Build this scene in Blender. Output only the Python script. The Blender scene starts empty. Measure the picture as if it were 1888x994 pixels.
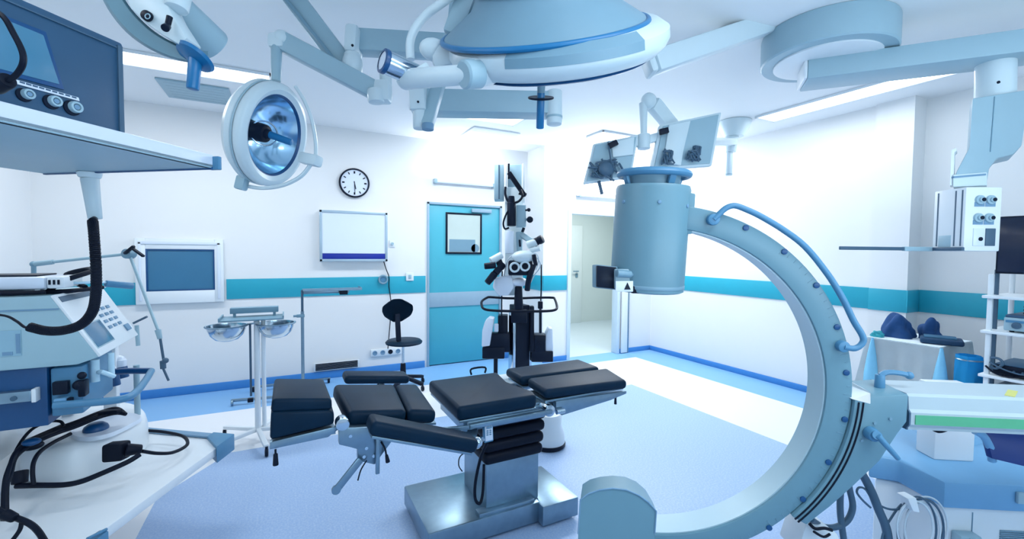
import bpy, bmesh, math, random
from mathutils import Vector, Matrix
random.seed(7)
S = bpy.context.scene
COL = S.collection
R = math.radians

# ------------------------------------------------------------------ camera
FPX, W, Hh = 808.9, 1888, 994
CAM = Vector((0, 0, 1.55))
_y, _p, _r = R(27.26), R(-2.253), R(0.52)
FW = Vector((math.sin(_y)*math.cos(_p), math.cos(_y)*math.cos(_p), math.sin(_p)))
_rt = Vector((math.cos(_y), -math.sin(_y), 0)); _up = _rt.cross(FW)
RT = _rt*math.cos(_r)+_up*math.sin(_r); UP = _up*math.cos(_r)-_rt*math.sin(_r)
cd = bpy.data.cameras.new('camera'); co = bpy.data.objects.new('camera', cd); COL.objects.link(co)
cd.sensor_width = 36; cd.lens = FPX/W*36; cd.clip_start = 0.02; cd.clip_end = 60
m = Matrix((RT, UP, -FW)).transposed().to_4x4(); m.translation = CAM; co.matrix_world = m
S.camera = co

# ------------------------------------------------------------------ light and exposure
S.view_settings.view_transform = 'Standard'; S.view_settings.look = 'None'
S.view_settings.gamma = 1; S.view_settings.use_curve_mapping = False
S.view_settings.exposure = 0.0
wd = bpy.data.worlds.new('world'); S.world = wd; wd.use_nodes = True
wd.node_tree.nodes['Background'].inputs[0].default_value = (0.30, 0.58, 1.0, 1)
wd.node_tree.nodes['Background'].inputs[1].default_value = 0.5
K = 0.60

def area(name, loc, sx, sy, power, color, rot=(0, 0, 0)):
    l = bpy.data.lights.new(name, 'AREA'); l.shape = 'RECTANGLE'; l.size = sx; l.size_y = sy
    l.energy = power*K; l.color = color
    o = bpy.data.objects.new(name, l); o.location = loc; o.rotation_euler = rot; COL.objects.link(o); return o

CEIL = 3.03
YB, XL, XR, YN = 5.715, -2.112, 5.217, -1.7
YP, XP = 5.237, 3.185
WHITE = (0.96, 0.985, 1.0)
area('ceiling_panel_light', (-0.85, 4.42, 3.0), 1.5, .28, 38, WHITE)
area('ceiling_panel_light', (1.70, 4.42, 3.0), 1.2, .28, 45, WHITE)
area('ceiling_panel_light', (4.64, 2.30, 3.0), .28, 1.4, 14, (.92, .97, 1))
area('ceiling_panel_light', (4.1, 4.42, 3.0), 1.4, .28, 80, (.95, .98, 1))  # extra light added to brighten the back right, its panel is made up
area('ceiling_panel_light', (1.2, -0.3, 3.0), 1.6, .3, 50, WHITE)
area('ceiling_panel_light', (-1.5, 1.3, 3.0), .3, 1.4, 22, WHITE)
area('added_fill_light', (1.6, -1.62, 1.7), 4.0, 1.7, 215, (0.74, 0.90, 1.0), (R(150), 0, 0))  # fill light added behind the camera, tilted up to brighten the ceiling
area('added_uplight', (2.2, 5.62, 2.52), .9, .05, 14, WHITE, (R(180), 0, 0))  # uplight added over the wall rail to brighten the ceiling
area('added_uplight', (4.15, 5.14, 2.42), .9, .05, 45, (.95, .98, 1), (R(180), 0, 0))  # stronger added uplight, over the doorway rail
area('corridor_light', (5.2, 6.6, 2.75), 1.6, .5, 75, (.95, 1, .97))

# ------------------------------------------------------------------ helpers
def ray(px, py): return FW + RT*((px-944)/FPX) - UP*((py-497)/FPX)
def dep(px, py, d): return CAM + ray(px, py)*d
def on(px, py, ax, val):
    v = ray(px, py); i = 'XYZ'.index(ax); return CAM + v*((val-CAM[i])/v[i])
def vframe(px, py):                      # local axes: away from here, right, down
    f = ray(px, py).normalized(); r = f.cross(Vector((0, 0, 1))).normalized()
    r = (RT - f*RT.dot(f)).normalized(); return f, r, -(r.cross(f)).normalized()
V = Vector

def mat(name, col, rough=.5, metal=0, emit=None, estr=0, noise=.0, scale=12, coat=0, alpha=None, bump=0, trans=0):
    mt = bpy.data.materials.new(name); mt.use_nodes = True
    nt = mt.node_tree; b = nt.nodes['Principled BSDF']
    b.inputs['Base Color'].default_value = (*col, 1); b.inputs['Roughness'].default_value = rough
    b.inputs['Metallic'].default_value = metal
    if coat: b.inputs['Coat Weight'].default_value = coat; b.inputs['Coat Roughness'].default_value = .12
    if trans: b.inputs['Transmission Weight'].default_value = trans
    if emit: b.inputs['Emission Color'].default_value = (*emit, 1); b.inputs['Emission Strength'].default_value = estr
    if noise or bump:
        tc = nt.nodes.new('ShaderNodeTexCoord'); n = nt.nodes.new('ShaderNodeTexNoise')
        n.inputs['Scale'].default_value = scale; n.inputs['Detail'].default_value = 3
        nt.links.new(tc.outputs['Object'], n.inputs['Vector'])
        if noise:
            rp = nt.nodes.new('ShaderNodeMixRGB'); rp.blend_type = 'MIX'
            rp.inputs[1].default_value = (*[c*(1-noise) for c in col], 1)
            rp.inputs[2].default_value = (*[min(1, c*(1+noise)) for c in col], 1)
            nt.links.new(n.outputs['Fac'], rp.inputs[0]); nt.links.new(rp.outputs[0], b.inputs['Base Color'])
        if bump:
            bp = nt.nodes.new('ShaderNodeBump'); bp.inputs['Strength'].default_value = bump
            bp.inputs['Distance'].default_value = .01
            nt.links.new(n.outputs['Fac'], bp.inputs['Height']); nt.links.new(bp.outputs[0], b.inputs['Normal'])
    return mt

M = dict(
 wall=mat('wall_paint', (.79, .81, .83), .6, noise=.015, scale=3),
 ceil=mat('ceiling_paint', (.86, .89, .92), .7, noise=.015, scale=2),
 corr=mat('corridor_paint', (.68, .76, .76), .7, noise=.02, scale=3),
 teal=mat('teal_paint', (.015, .36, .50), .45, noise=.04, scale=4),
 tealdoor=mat('teal_door_laminate', (.06, .42, .55), .4, noise=.04, scale=3),
 kick=mat('grey_kick_band', (.28, .42, .54), .4, noise=.05),
 white=mat('white_enamel', (.76, .82, .87), .35, noise=.015),
 lampw=mat('lamp_white_enamel', (.62, .74, .80), .35, noise=.02),
 armw=mat('arm_grey_enamel', (.32, .48, .57), .4, noise=.03),
 grey=mat('grey_enamel', (.17, .31, .41), .4, noise=.03),
 carm=mat('painted_grey_casting', (.13, .27, .35), .38, noise=.04, scale=6),
 carmin=mat('inner_track_aluminium', (.42, .58, .66), .38, .1, noise=.03),
 steel=mat('brushed_steel', (.23, .34, .43), .32, .85, noise=.12, scale=25),
 chrome=mat('chrome', (.52, .62, .70), .16, 1.0),
 black=mat('black_leather_pad', (.003, .020, .046), .46, noise=.25, scale=8),
 rubber=mat('black_rubber', (.006, .010, .022), .45, noise=.2),
 plastic=mat('black_plastic', (.008, .014, .03), .35, noise=.2),
 blue=mat('blue_plastic', (.006, .16, .38), .35, noise=.06),
 navy=mat('navy_enamel', (.003, .065, .20), .35, noise=.08),
 midblue=mat('mid_blue_plastic', (.07, .23, .40), .4, noise=.05),
 lightblue=mat('light_blue_cover', (.16, .38, .62), .4, noise=.04),
 beige=mat('machine_grey_housing', (.34, .52, .60), .45, noise=.03),
 monitorf=mat('slate_blue_fascia', (.025, .085, .17), .4, noise=.08),
 screen=mat('dull_blue_screen', (.07, .22, .35), .2, noise=.05),
 wscreen=mat('grey_blue_glass', (.05, .18, .32), .2, noise=.08, scale=3),
 viewer=mat('pale_viewing_panel', (.70, .78, .90), .3, noise=.01),
 glasswin=mat('dim_pane', (.30, .46, .52), .1, noise=.3, scale=2.5),
 cyan2=mat('light_cyan_cloth', (.22, .56, .80), .8, noise=.08),
 drape=mat('pale_blue_drape', (.78, .88, .94), .8, noise=.05, bump=.2),
 cyan=mat('cyan_drape', (.02, .44, .86), .8, noise=.08),
 linen=mat('navy_surgical_linen', (.008, .06, .20), .85, noise=.25, scale=14, bump=.4),
 green=mat('green_label_strip', (.08, .38, .22), .5, noise=.1),
 yellow=mat('yellow_label', (.55, .56, .16), .5, noise=.1),
 tealpl=mat('teal_plastic', (.02, .35, .42), .4, noise=.1),
 light=mat('lit_panel', (1, 1, 1), .5, emit=(.93, .97, 1), estr=3.0),
 tv=mat('dark_tv_screen', (.004, .012, .04), .2, noise=.1),
 reflector=mat('mirror_reflector', (.45, .70, .92), .16, .95, noise=.15, scale=9),
 hose=mat('grey_hose', (.05, .11, .18), .5, noise=.1),
 wirewhite=mat('white_cable', (.6, .7, .78), .5, noise=.03),
 clear=mat('clear_plastic', (.55, .78, .92), .15, noise=.03),
 print=mat('grey_print', (.16, .30, .45), .6, noise=.1),
)

for k_ in ('black', 'rubber', 'plastic'): M[k_].node_tree.nodes['Principled BSDF'].inputs['Specular IOR Level'].default_value = .12

class MB:
    """collects shapes into one bmesh (world coordinates)"""
    def __init__(s): s.bm = bmesh.new()
    def _add(s, t, mx=None):
        if mx is not None: bmesh.ops.transform(t, matrix=mx, verts=t.verts)
        me = bpy.data.meshes.new('t'); t.to_mesh(me); t.free(); s.bm.from_mesh(me); bpy.data.meshes.remove(me); return s
    def box(s, lo, hi, bev=0, mx=None, seg=2):
        t = bmesh.new(); bmesh.ops.create_cube(t, size=1)
        lo, hi = V(lo), V(hi); sz = hi-lo; c = (lo+hi)/2
        for v in t.verts: v.co = V((v.co.x*sz.x, v.co.y*sz.y, v.co.z*sz.z))+c
        if bev: bmesh.ops.bevel(t, geom=list(t.edges), offset=min(bev, min(abs(q) for q in sz)*.49), segments=seg, profile=.5, affect='EDGES')
        return s._add(t, mx)
    def obox(s, c, ax, ay, az, dx, dy, dz, bev=0, seg=2):     # oriented box, centre, axes, half sizes
        mx = Matrix((V(ax).normalized(), V(ay).normalized(), V(az).normalized())).transposed().to_4x4(); mx.translation = V(c)
        return s.box((-dx, -dy, -dz), (dx, dy, dz), bev, mx, seg)
    def beam(s, a, b, w, h, bev=.004, up=(0, 0, 1), ext=0):
        a, b = V(a), V(b); x = (b-a).normalized(); u = V(up); y = u.cross(x).normalized(); z = x.cross(y)
        return s.obox((a+b)/2, x, y, z, (b-a).length/2+ext, w/2, h/2, bev)
    def cyl(s, a, b, r1, r2=None, n=24, bev=0, caps=True):
        a, b = V(a), V(b); r2 = r1 if r2 is None else r2
        t = bmesh.new(); L = (b-a).length
        bmesh.ops.create_cone(t, cap_ends=caps, cap_tris=False, segments=n, radius1=max(r1, 1e-5), radius2=max(r2, 1e-5), depth=L)
        if bev:
            es = [e for e in t.edges if len(e.link_faces) == 2 and any(len(f.verts) > 4 for f in e.link_faces)]
            bmesh.ops.bevel(t, geom=es, offset=bev, segments=2, profile=.5, affect='EDGES')
        q = V((0, 0, 1)).rotation_difference((b-a).normalized()).to_matrix().to_4x4(); q.translation = (a+b)/2
        return s._add(t, q)
    def sph(s, c, r, sc=(1, 1, 1), n=20, mx=None):
        t = bmesh.new(); bmesh.ops.create_uvsphere(t, u_segments=n, v_segments=max(8, n//2), radius=r)
        for v in t.verts: v.co = V((v.co.x*sc[0], v.co.y*sc[1], v.co.z*sc[2]))
        q = (mx.to_4x4() if mx is not None else Matrix.Identity(4)); q.translation = V(c); return s._add(t, q)
    def lathe(s, o, ax, prof, n=48, a0=0, a1=2*math.pi, ref=None):
        ax = V(ax).normalized(); ref = V(ref) if ref else (V((0, 0, 1)) if abs(ax.z) < .9 else V((1, 0, 0)))
        x = (ref-ax*ref.dot(ax)).normalized(); y = ax.cross(x); t = bmesh.new(); rings = []
        full = abs(a1-a0-2*math.pi) < 1e-6; cnt = n if full else n+1
        for r, h in prof:
            if r < 1e-6: rings.append([t.verts.new(V(o)+ax*h)]*cnt)
            else: rings.append([t.verts.new(V(o)+ax*h+(x*math.cos(a0+(a1-a0)*i/n)+y*math.sin(a0+(a1-a0)*i/n))*r) for i in range(cnt)])
        for A, B in zip(rings, rings[1:]):
            for i in range(n):
                j = (i+1) % cnt; vs = []
                for q in (A[i], A[j], B[j], B[i]):
                    if q not in vs: vs.append(q)
                if len(vs) > 2:
                    try: t.faces.new(vs)
                    except ValueError: pass
        bmesh.ops.recalc_face_normals(t, faces=t.faces); return s._add(t)
    def loft(s, A, B):
        t = bmesh.new(); a = [t.verts.new(V(p)) for p in A]; b = [t.verts.new(V(p)) for p in B]; n = len(a)
        t.faces.new(a); t.faces.new(b[::-1])
        for i in range(n): t.faces.new((a[(i+1) % n], a[i], b[i], b[(i+1) % n]))
        bmesh.ops.recalc_face_normals(t, faces=t.faces); return s._add(t)
    def prism(s, pts, d, bev=0):                              # polygon extruded along vector d
        t = bmesh.new(); d = V(d); a = [t.verts.new(V(p)) for p in pts]; b = [t.verts.new(V(p)+d) for p in pts]
        t.faces.new(a); t.faces.new(b[::-1])
        for i in range(len(pts)):
            j = (i+1) % len(pts); t.faces.new((a[j], a[i], b[i], b[j]))
        bmesh.ops.recalc_face_normals(t, faces=t.faces)
        if bev: bmesh.ops.bevel(t, geom=list(t.edges), offset=bev, segments=2, profile=.5, affect='EDGES')
        return s._add(t)
    def tube(s, pts, r, n=8, smooth=0, closed=False, rfun=None):
        pts = [V(p) for p in pts]
        if smooth: pts = spline(pts, smooth, closed)
        t = bmesh.new(); rings = []; N = len(pts); prev = None
        for i, p in enumerate(pts):
            if closed: tg = pts[(i+1) % N]-pts[i-1]
            else: tg = pts[min(i+1, N-1)]-pts[max(i-1, 0)]
            tg.normalize()
            if prev is None: x = tg.orthogonal().normalized()
            else: x = (prev-tg*prev.dot(tg)).normalized()
            prev = x; y = tg.cross(x); rr = rfun(i/(N-1)) if rfun else r
            rings.append([t.verts.new(p+(x*math.cos(k*2*math.pi/n)+y*math.sin(k*2*math.pi/n))*rr) for k in range(n)])
        for i in range(N if closed else N-1):
            A, B = rings[i], rings[(i+1) % N]
            if closed and i == N-1:                           # close with best twist
                off = min(range(n), key=lambda o: (A[0].co-B[o].co).length); B = B[off:]+B[:off]
            for k in range(n): t.faces.new((A[k], A[(k+1) % n], B[(k+1) % n], B[k]))
        if not closed: t.faces.new(rings[0][::-1]); t.faces.new(rings[-1])
        bmesh.ops.recalc_face_normals(t, faces=t.faces); return s._add(t)

def spline(P, k, closed=False):
    out = []; N = len(P)
    for i in range(N if closed else N-1):
        g = (lambda q: P[q % N]) if closed else (lambda q: P[max(0, min(N-1, q))])
        a, b, c, d = g(i-1), g(i), g(i+1), g(i+2)
        for j in range(k):
            t = j/k
            out.append(.5*((2*b)+(c-a)*t+(2*a-5*b+4*c-d)*t*t+(3*b-a-3*c+d)*t**3))
    if not closed: out.append(P[-1].copy())
    return out

def build(name, mb, mt, parent=None, label=None, smooth=True):
    """link an MB as one mesh object; the parent is an Empty or mesh object without rotation"""
    bm = mb.bm; off = V((0, 0, 0)); q = parent
    while q is not None: off += q.location; q = q.parent
    if parent is None and not smooth == 'struct':
        xs = [v.co for v in bm.verts]; lo = V([min(c[i] for c in xs) for i in range(3)]); hi = V([max(c[i] for c in xs) for i in range(3)])
        base = V(((lo.x+hi.x)/2, (lo.y+hi.y)/2, lo.z))
    elif parent is not None:
        xs = [v.co for v in bm.verts]; base = sum(xs, V((0, 0, 0)))/len(xs)
    else: base = V((0, 0, 0))
    bmesh.ops.translate(bm, verts=bm.verts, vec=-base)
    for f in bm.faces: f.smooth = True
    for e in bm.edges:
        if len(e.link_faces) == 2 and e.calc_face_angle(0) > R(38): e.smooth = False
    me = bpy.data.meshes.new(name); bm.to_mesh(me); bm.free(); me.materials.append(mt)
    o = bpy.data.objects.new(name, me); COL.objects.link(o); o.location = base-off
    if parent is not None: o.parent = parent
    if label: o['label'] = label
    return o

def tag(o, label, cat, group=None):
    o['label'] = label; o['category'] = cat
    if group: o['group'] = group
    return o
def thing(name, label, cat, loc, group=None):
    o = bpy.data.objects.new(name, None); o.empty_display_size = .05; COL.objects.link(o); o.location = V(loc)
    return tag(o, label, cat, group)
def struct(name, mb, mt, parent=None):
    o = build(name, mb, mt, parent, smooth='struct')
    if parent is None: o['kind'] = 'structure'
    return o
def copy_tree(o, parent=None, shift=None):
    c = o.copy(); COL.objects.link(c)
    if parent is not None: c.parent = parent
    if shift is not None: c.location = o.location+V(shift)
    for ch in [k for k in list(bpy.data.objects) if k.parent == o]: copy_tree(ch, c)
    return c

# ------------------------------------------------------------------ room shell
def floor_material():
    mt = bpy.data.materials.new('vinyl_floor'); mt.use_nodes = True; nt = mt.node_tree; b = nt.nodes['Principled BSDF']
    N, L = nt.nodes, nt.links
    tc = N.new('ShaderNodeTexCoord'); sx = N.new('ShaderNodeSeparateXYZ'); L.new(tc.outputs['Object'], sx.inputs[0])
    def m_(op, a, bb=None):
        n = N.new('ShaderNodeMath'); n.operation = op
        for i, q in enumerate((a, bb)):
            if q is None: continue
            if hasattr(q, 'links') or hasattr(q, 'is_linked'): L.new(q, n.inputs[i])
            else: n.inputs[i].default_value = q
        return n.outputs[0]
    X, Y = sx.outputs[0], sx.outputs[1]
    # centre field: -0.73 < X < 3.62, Y < 3.91, cut corner at the far left
    f = m_('MULTIPLY', m_('GREATER_THAN', X, -.73), m_('LESS_THAN', X, 3.62))
    f = m_('MULTIPLY', f, m_('LESS_THAN', Y, 3.91))
    cut = m_('SUBTRACT', m_('MULTIPLY', X, 1.57), Y)          # Y < 1.57 X + 4.53
    f = m_('MULTIPLY', f, m_('GREATER_THAN', cut, -4.53))
    # pale border
    g = m_('MULTIPLY', m_('GREATER_THAN', X, -1.7), m_('LESS_THAN', X, 4.63))
    g = m_('MULTIPLY', g, m_('LESS_THAN', Y, 4.93))
    vo = N.new('ShaderNodeTexNoise'); vo.inputs['Scale'].default_value = 90; vo.inputs['Detail'].default_value = 2
    L.new(tc.outputs['Object'], vo.inputs['Vector'])
    def mix(fac, a, c):
        n = N.new('ShaderNodeMixRGB')
        if hasattr(fac, 'is_linked'): L.new(fac, n.inputs[0])
        for i, q in ((1, a), (2, c)):
            if isinstance(q, tuple): n.inputs[i].default_value = (*q, 1)
            else: L.new(q, n.inputs[i])
        return n.outputs[0]
    fleck = m_('MULTIPLY', m_('SUBTRACT', vo.outputs['Fac'], .42), 3.0); 
    fl = N.new('ShaderNodeClamp'); L.new(fleck, fl.inputs[0])
    field = mix(fl.outputs[0], (.33, .48, .74), (.47, .60, .79))
    c = mix(g, (.22, .46, .78), (.80, .82, .86))
    c = mix(f, c, field)
    L.new(c, b.inputs['Base Color']); b.inputs['Roughness'].default_value = .38
    b.inputs['Specular IOR Level'].default_value = .35
    return mt

T = .1
struct('floor', MB().box((XL-T, YN-T, -.1), (XR+.6, YP+T, 0)).box((XL-T, YP+T, -.1), (XP+T, YB+T, 0)), floor_material())
struct('ceiling', MB().box((XL-T, YN-T, CEIL), (XR+.6, YB+T, CEIL+.1)), M['ceil'])
X0d, X1d, ZD = 1.668, 2.768, 2.21
# openings: teal door in the back wall, doorway in the projecting wall
struct('wall_back', MB().box((XL-T, YB, 0), (X0d, YB+T, CEIL)).box((X1d, YB, 0), (XP+T, YB+T, CEIL)).box((X0d, YB, ZD), (X1d, YB+T, CEIL)), M['wall'])
DX0, DX1, DZ = 3.64, 4.52, 2.115
struct('wall_projecting', MB().box((XP, YP, 0), (DX0, YP+T, CEIL)).box((DX1, YP, 0), (XR+T, YP+T, CEIL)).box((DX0, YP, DZ), (DX1, YP+T, CEIL))
       .box((XP, YP+T, 0), (XP+T, YB, CEIL)), M['wall'])
struct('wall_right', MB().box((XR, 2.25, 0), (XR+T, YP, CEIL)), M['wall'])
struct('wall_pilaster', MB().box((5.17, 1.95, 0), (5.5, 2.25, CEIL)), M['wall'])
struct('wall_recess', MB().box((5.40, YN, 0), (5.5, 1.95, CEIL)), M['wall'])
struct('wall_left', MB().box((XL-T, YN, 0), (XL, YB, CEIL)), M['wall'])
struct('wall_near', MB().box((XL, YN-T, 0), (5.4, YN, .85)).box((XL, YN-T, 2.55), (5.4, YN, CEIL)).box((XL, YN-T, .85), (-.9, YN, 2.55)).box((4.1, YN-T, .85), (5.4, YN, 2.55)), M['wall'])
struct('added_window', MB().box((-.9, YN-.06, .85), (4.1, YN-.04, 2.55)), M['glasswin'])  # unseen window, invented to go with the fill light

# teal bumper stripes
Z1, Z0 = 1.226, 1.015
def stripe(n, lo, hi): struct('trim_%d' % n, MB().box(lo, hi, .002), M['teal'])
stripe(1, (-.585, YB-.012, Z0-.01), (X0d-.02, YB, Z1))
stripe(2, (-2.08, YB-.012, Z0-.035), (-1.36, YB, Z1-.02))
stripe(3, (X1d+.04, YB-.012, Z0), (XP-.002, YB, Z1))
stripe(4, (XP-.012, YP, Z0), (XP, YB-.012, Z1))
stripe(5, (XP, YP-.012, Z0), (DX0-.06, YP, Z1))
stripe(6, (DX1+.09, YP-.012, Z0), (XR-.012, YP, Z1))
stripe(7, (XR-.012, 2.25, Z0), (XR, YP-.012, Z1))
stripe(8, (5.158, 1.95, Z0), (5.17, 2.25, Z1))
stripe(9, (5.158, 1.938, Z0), (5.39, 1.95, Z1))
stripe(10, (5.388, -1.2, Z0), (5.40, 1.938, Z1))
stripe(11, (XL, -1.0, Z0), (XL+.012, YB-.03, Z1))
# baseboards (blue coved vinyl)
cove = mat('blue_cove_vinyl', (.05, .24, .60), .4, noise=.04)
struct('baseboard_back', MB().box((XL, YB-.02, 0), (X0d-.03, YB, .09), .006).box((X1d+.03, YB-.02, 0), (XP, YB, .09), .006), cove)
struct('baseboard_right', MB().box((XR-.02, 2.25, 0), (XR, YP, .07), .006).box((5.15, 1.95, 0), (5.17, 2.25, .07), .004).box((5.38, YN, 0), (5.40, 1.93, .07), .006), cove)
struct('baseboard_projecting', MB().box((XP, YP-.02, 0), (DX0-.05, YP, .07), .006).box((DX1+.06, YP-.02, 0), (XR-.02, YP, .07), .006), cove)
struct('baseboard_left', MB().box((XL, YN, 0), (XL+.02, YB-.02, .09), .006), cove)

# room beyond the doorway
struct('floor_corridor', MB().box((XP+T+.002, YP+T, -.1), (8.4, 8.1, 0)), mat('corridor_floor', (.62, .72, .80), .35, noise=.04, scale=2))
struct('wall_corridor', MB().box((DX0-.4, 8.0, 0), (8.4, 8.1, 2.9)).box((8.3, YP+T, 0), (8.4, 8.0, 2.9)).box((XR+.12, YP+.0, 0), (8.3, YP+T, 2.9)).box((3.30, YP+T, 0), (3.36, 8, 2.9)), M['corr'])
struct('ceiling_corridor', MB().box((3.3, YP+T, 2.9), (8.4, 8.1, 3.0)), M['corr'])
# grey-green inner door standing in the corridor
_dx = on(1073, 500, 'Y', 7.93).x
d3 = struct('door_2', MB().box((_dx-.9, 7.93, 0), (_dx, 7.98, 2.15), .004), mat('inner_door_paint', (.76, .83, .84), .5, noise=.02))
q = on(1063, 500, 'Y', 7.93)
o = build('door_handle', MB().cyl((q.x, 7.93, q.z), (q.x, 7.86, q.z), .012).beam((q.x-.13, 7.865, q.z), (q.x+.01, 7.865, q.z), .025, .025).box((q.x-.03, 7.915, q.z-.14), (q.x+.03, 7.93, q.z-.05), .004), M['grey'], d3)

# doorway frame
struct('trim_12', MB().box((DX0-.05, YP-.02, 0), (DX0+.006, YP+T+.01, DZ+.05), .004).box((DX1-.006, YP-.02, 0), (DX1+.05, YP+T+.01, DZ+.05), .004).box((DX0, YP-.02, DZ-.006), (DX1, YP+T+.01, DZ+.05), .004),
       mat('frame_paint', (.62, .74, .84), .4, noise=.02))
# edge guard right of the doorway: white post with a steel strip
t = thing('corner_guard', 'white and steel vertical edge guard beside the open doorway, above floor corner', 'edge guard', (4.62, YP-.04, 0))
build('post', MB().box((4.585, YP-.05, .01), (4.70, YP-.022, 1.62), .006), M['white'], t)
build('steel_strip', MB().box((4.70, YP-.052, .01), (4.725, YP-.022, 1.62), .004), M['steel'], t)

# teal door
d1 = struct('door_1', MB().box((X0d+.03, YB+.012, 0.012), (X1d-.03, YB+.06, ZD-.03), .003), M['tealdoor'])
build('kick_band', MB().box((X0d+.032, YB-.002, .80), (X1d-.032, YB+.011, .995), .003), M['kick'], d1)
vf = MB()
for lo, hi in (((1.93, 1.52), (1.955, 2.085)), ((2.435, 1.52), (2.46, 2.085)), ((1.955, 1.52), (2.435, 1.545)), ((1.955, 2.06), (2.435, 2.085))):
    vf.box((lo[0], YB-.006, lo[1]), (hi[0], YB+.03, hi[1]), .003)
w = build('window_frame', vf, M['plastic'], d1)
build('pane', MB().box((1.955, YB+.002, 1.545), (2.435, YB+.008, 2.06)), mat('door_pane_glow', (.42, .52, .52), .08, noise=.1, scale=3, emit=(.55, .62, .58), estr=.25), w, 'faintly glowing pane standing in for a dim corridor behind')  # weak emission in the pane imitates corridor light
build('window_sill_view', MB().box((1.98, YB-.001, 1.55), (2.36, YB+.001, 1.72)).cyl((2.36, YB-.001, 1.6), (2.36, YB+.001, 1.6), .06), M['grey'], w, 'grey equipment shapes seen through the pane')
build('door_closer', MB().box((2.30, YB-.03, 2.10), (2.60, YB+.011, 2.15), .006), M['kick'], d1)
struct('trim_13', MB().box((X0d, YB-.015, 0), (X0d+.03, YB+T, ZD), .003).box((X1d-.03, YB-.015, 0), (X1d, YB+T, ZD), .003).box((X0d, YB-.015, ZD-.03), (X1d, YB+T, ZD), .003), M['kick'])
struct('wall_behind_door', MB().box((X0d-.1, YB+.1, 0), (X1d+.1, YB+.14, 2.4)), M['corr'])

# ceiling lights and vents
def clight(x0, x1, y0, y1, label):
    t = thing('ceiling_light', label, 'ceiling light', ((x0+x1)/2, (y0+y1)/2, CEIL-.02), 'ceiling light panels')
    fr = MB(); w = .02
    for lo, hi in (((x0, y0), (x1, y0+w)), ((x0, y1-w), (x1, y1)), ((x0, y0), (x0+w, y1)), ((x1-w, y0), (x1, y1))): fr.box((*lo, CEIL-.022), (*hi, CEIL-.001), .002)
    build('frame', fr, M['white'], t)
    build('diffuser', MB().box((x0+w, y0+w, CEIL-.016), (x1-w, y1-w, CEIL-.004)), M['light'], t)
clight(-1.75, -.09, 4.25, 4.58, 'long lit ceiling panel behind the slate patient monitor, near the left wall')
clight(1.15, 2.36, 4.25, 4.58, 'short lit ceiling panel seen behind the folded lamp arms, above the teal door side')
clight(3.4, 4.8, 4.25, 4.58, 'added bright ceiling panel between the large lamp and the twin ceiling screens')  # made-up panel, goes with the extra light added there
clight(4.48, 4.80, 1.5, 3.05, 'lit ceiling panel running along the right wall under the round ceiling mount')
def vent(x0, x1, y0, y1, label):
    t = thing('ceiling_vent', label, 'ceiling vent', ((x0+x1)/2, (y0+y1)/2, CEIL-.02))
    build('panel', MB().box((x0, y0, CEIL-.018), (x1, y1, CEIL-.001), .004), M['armw'] if x0 < 0 else M['ceil'], t)
    g = MB()
    for k in range(6):
        yy = y0+.06+k*(y1-y0-.12)/5; g.box((x0+.05, yy-.006, CEIL-.0195), (x1-.05, yy+.006, CEIL-.017))
    build('slats', g, M['armw'] if x0 < 0 else M['ceil'], t)
vent(-.99, -.45, 4.82, 5.34, 'square pale grey ceiling vent left of the small dish lamp')
vent(1.98, 2.6, 4.85, 5.35, 'faint white ceiling hatch above the teal door, beyond the blue lamp handle')

# ------------------------------------------------------------------ things on the back wall
t = thing('wall_clock', 'round white wall clock with black rim above the film viewer', 'clock', (.753, YB-.04, 2.2))
c = V((.753, YB, 2.379))
build('case', MB().lathe(c, (0, -1, 0), [(.178, .002), (.178, .035), (.170, .045), (.160, .045), (.158, .03)], 48), M['plastic'], t)
build('dial', MB().cyl(c+V((0, -.018, 0)), c+V((0, -.030, 0)), .16, n=48), M['viewer'], t)
for k in range(12):
    a = k*math.pi/6; x, z = math.sin(a)*.128, math.cos(a)*.128
    build('hour_mark', MB().obox(c+V((x, -.032, z)), (math.cos(a), 0, -math.sin(a)), (0, 1, 0), (math.sin(a), 0, math.cos(a)), .006 if k % 3 else .009, .001, .014), M['plastic'], t)
def hand(a, L, w, y): 
    d = V((math.sin(a), 0, math.cos(a))); return MB().beam(c+V((0, y, 0))-d*.02, c+V((0, y, 0))+d*L, .002, w, 0, up=d.cross(V((0, 1, 0))))
build('hour_hand', hand(R(168), .075, .009, -.034), M['plastic'], t)
build('minute_hand', hand(R(178), .115, .006, -.037), M['plastic'], t)

t = thing('film_viewer', 'white framed x-ray film viewer with navy lower strip under the clock', 'film viewer', (.75, YB-.07, 1.42))
x0, x1, z0, z1 = .352, 1.138, 1.42, 2.03
build('housing', MB().box((x0, YB-.075, z0), (x1, YB, z1), .012), M['white'], t)
fr = MB()
for lo, hi in (((x0, z0), (x0+.03, z1)), ((x1-.03, z0), (x1, z1)), ((x0, z0), (x1, z0+.03)), ((x0, z1-.03), (x1, z1))): fr.box((lo[0], YB-.088, lo[1]), (hi[0], YB-.07, hi[1]), .004)
build('frame', fr, mat('grey_aluminium', (.40, .52, .62), .35, .3, noise=.03), t)
build('viewing_panel', MB().box((x0+.03, YB-.08, z0+.10), (x1-.03, YB-.07, z1-.03)), M['viewer'], t)
build('clip_strip', MB().box((x0+.03, YB-.084, z0+.03), (x1-.03, YB-.07, z0+.095), .003), mat('royal_blue_strip', (.004, .02, .30), .35), t)
build('power_cord', MB().tube([(1.10, YB-.03, 1.42), (1.13, YB-.03, 1.32), (1.165, YB-.03, 1.22), (1.165, YB-.03, 1.1), (1.18, YB-.03, .98), (1.19, YB-.03, .8), (1.15, YB-.03, .3)], .006, smooth=6), M['plastic'], t)
t = thing('cord_hook', 'small round hook with coiled cord on the teal stripe under the viewer', 'hook', (1.09, YB-.03, 1.15))
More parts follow.
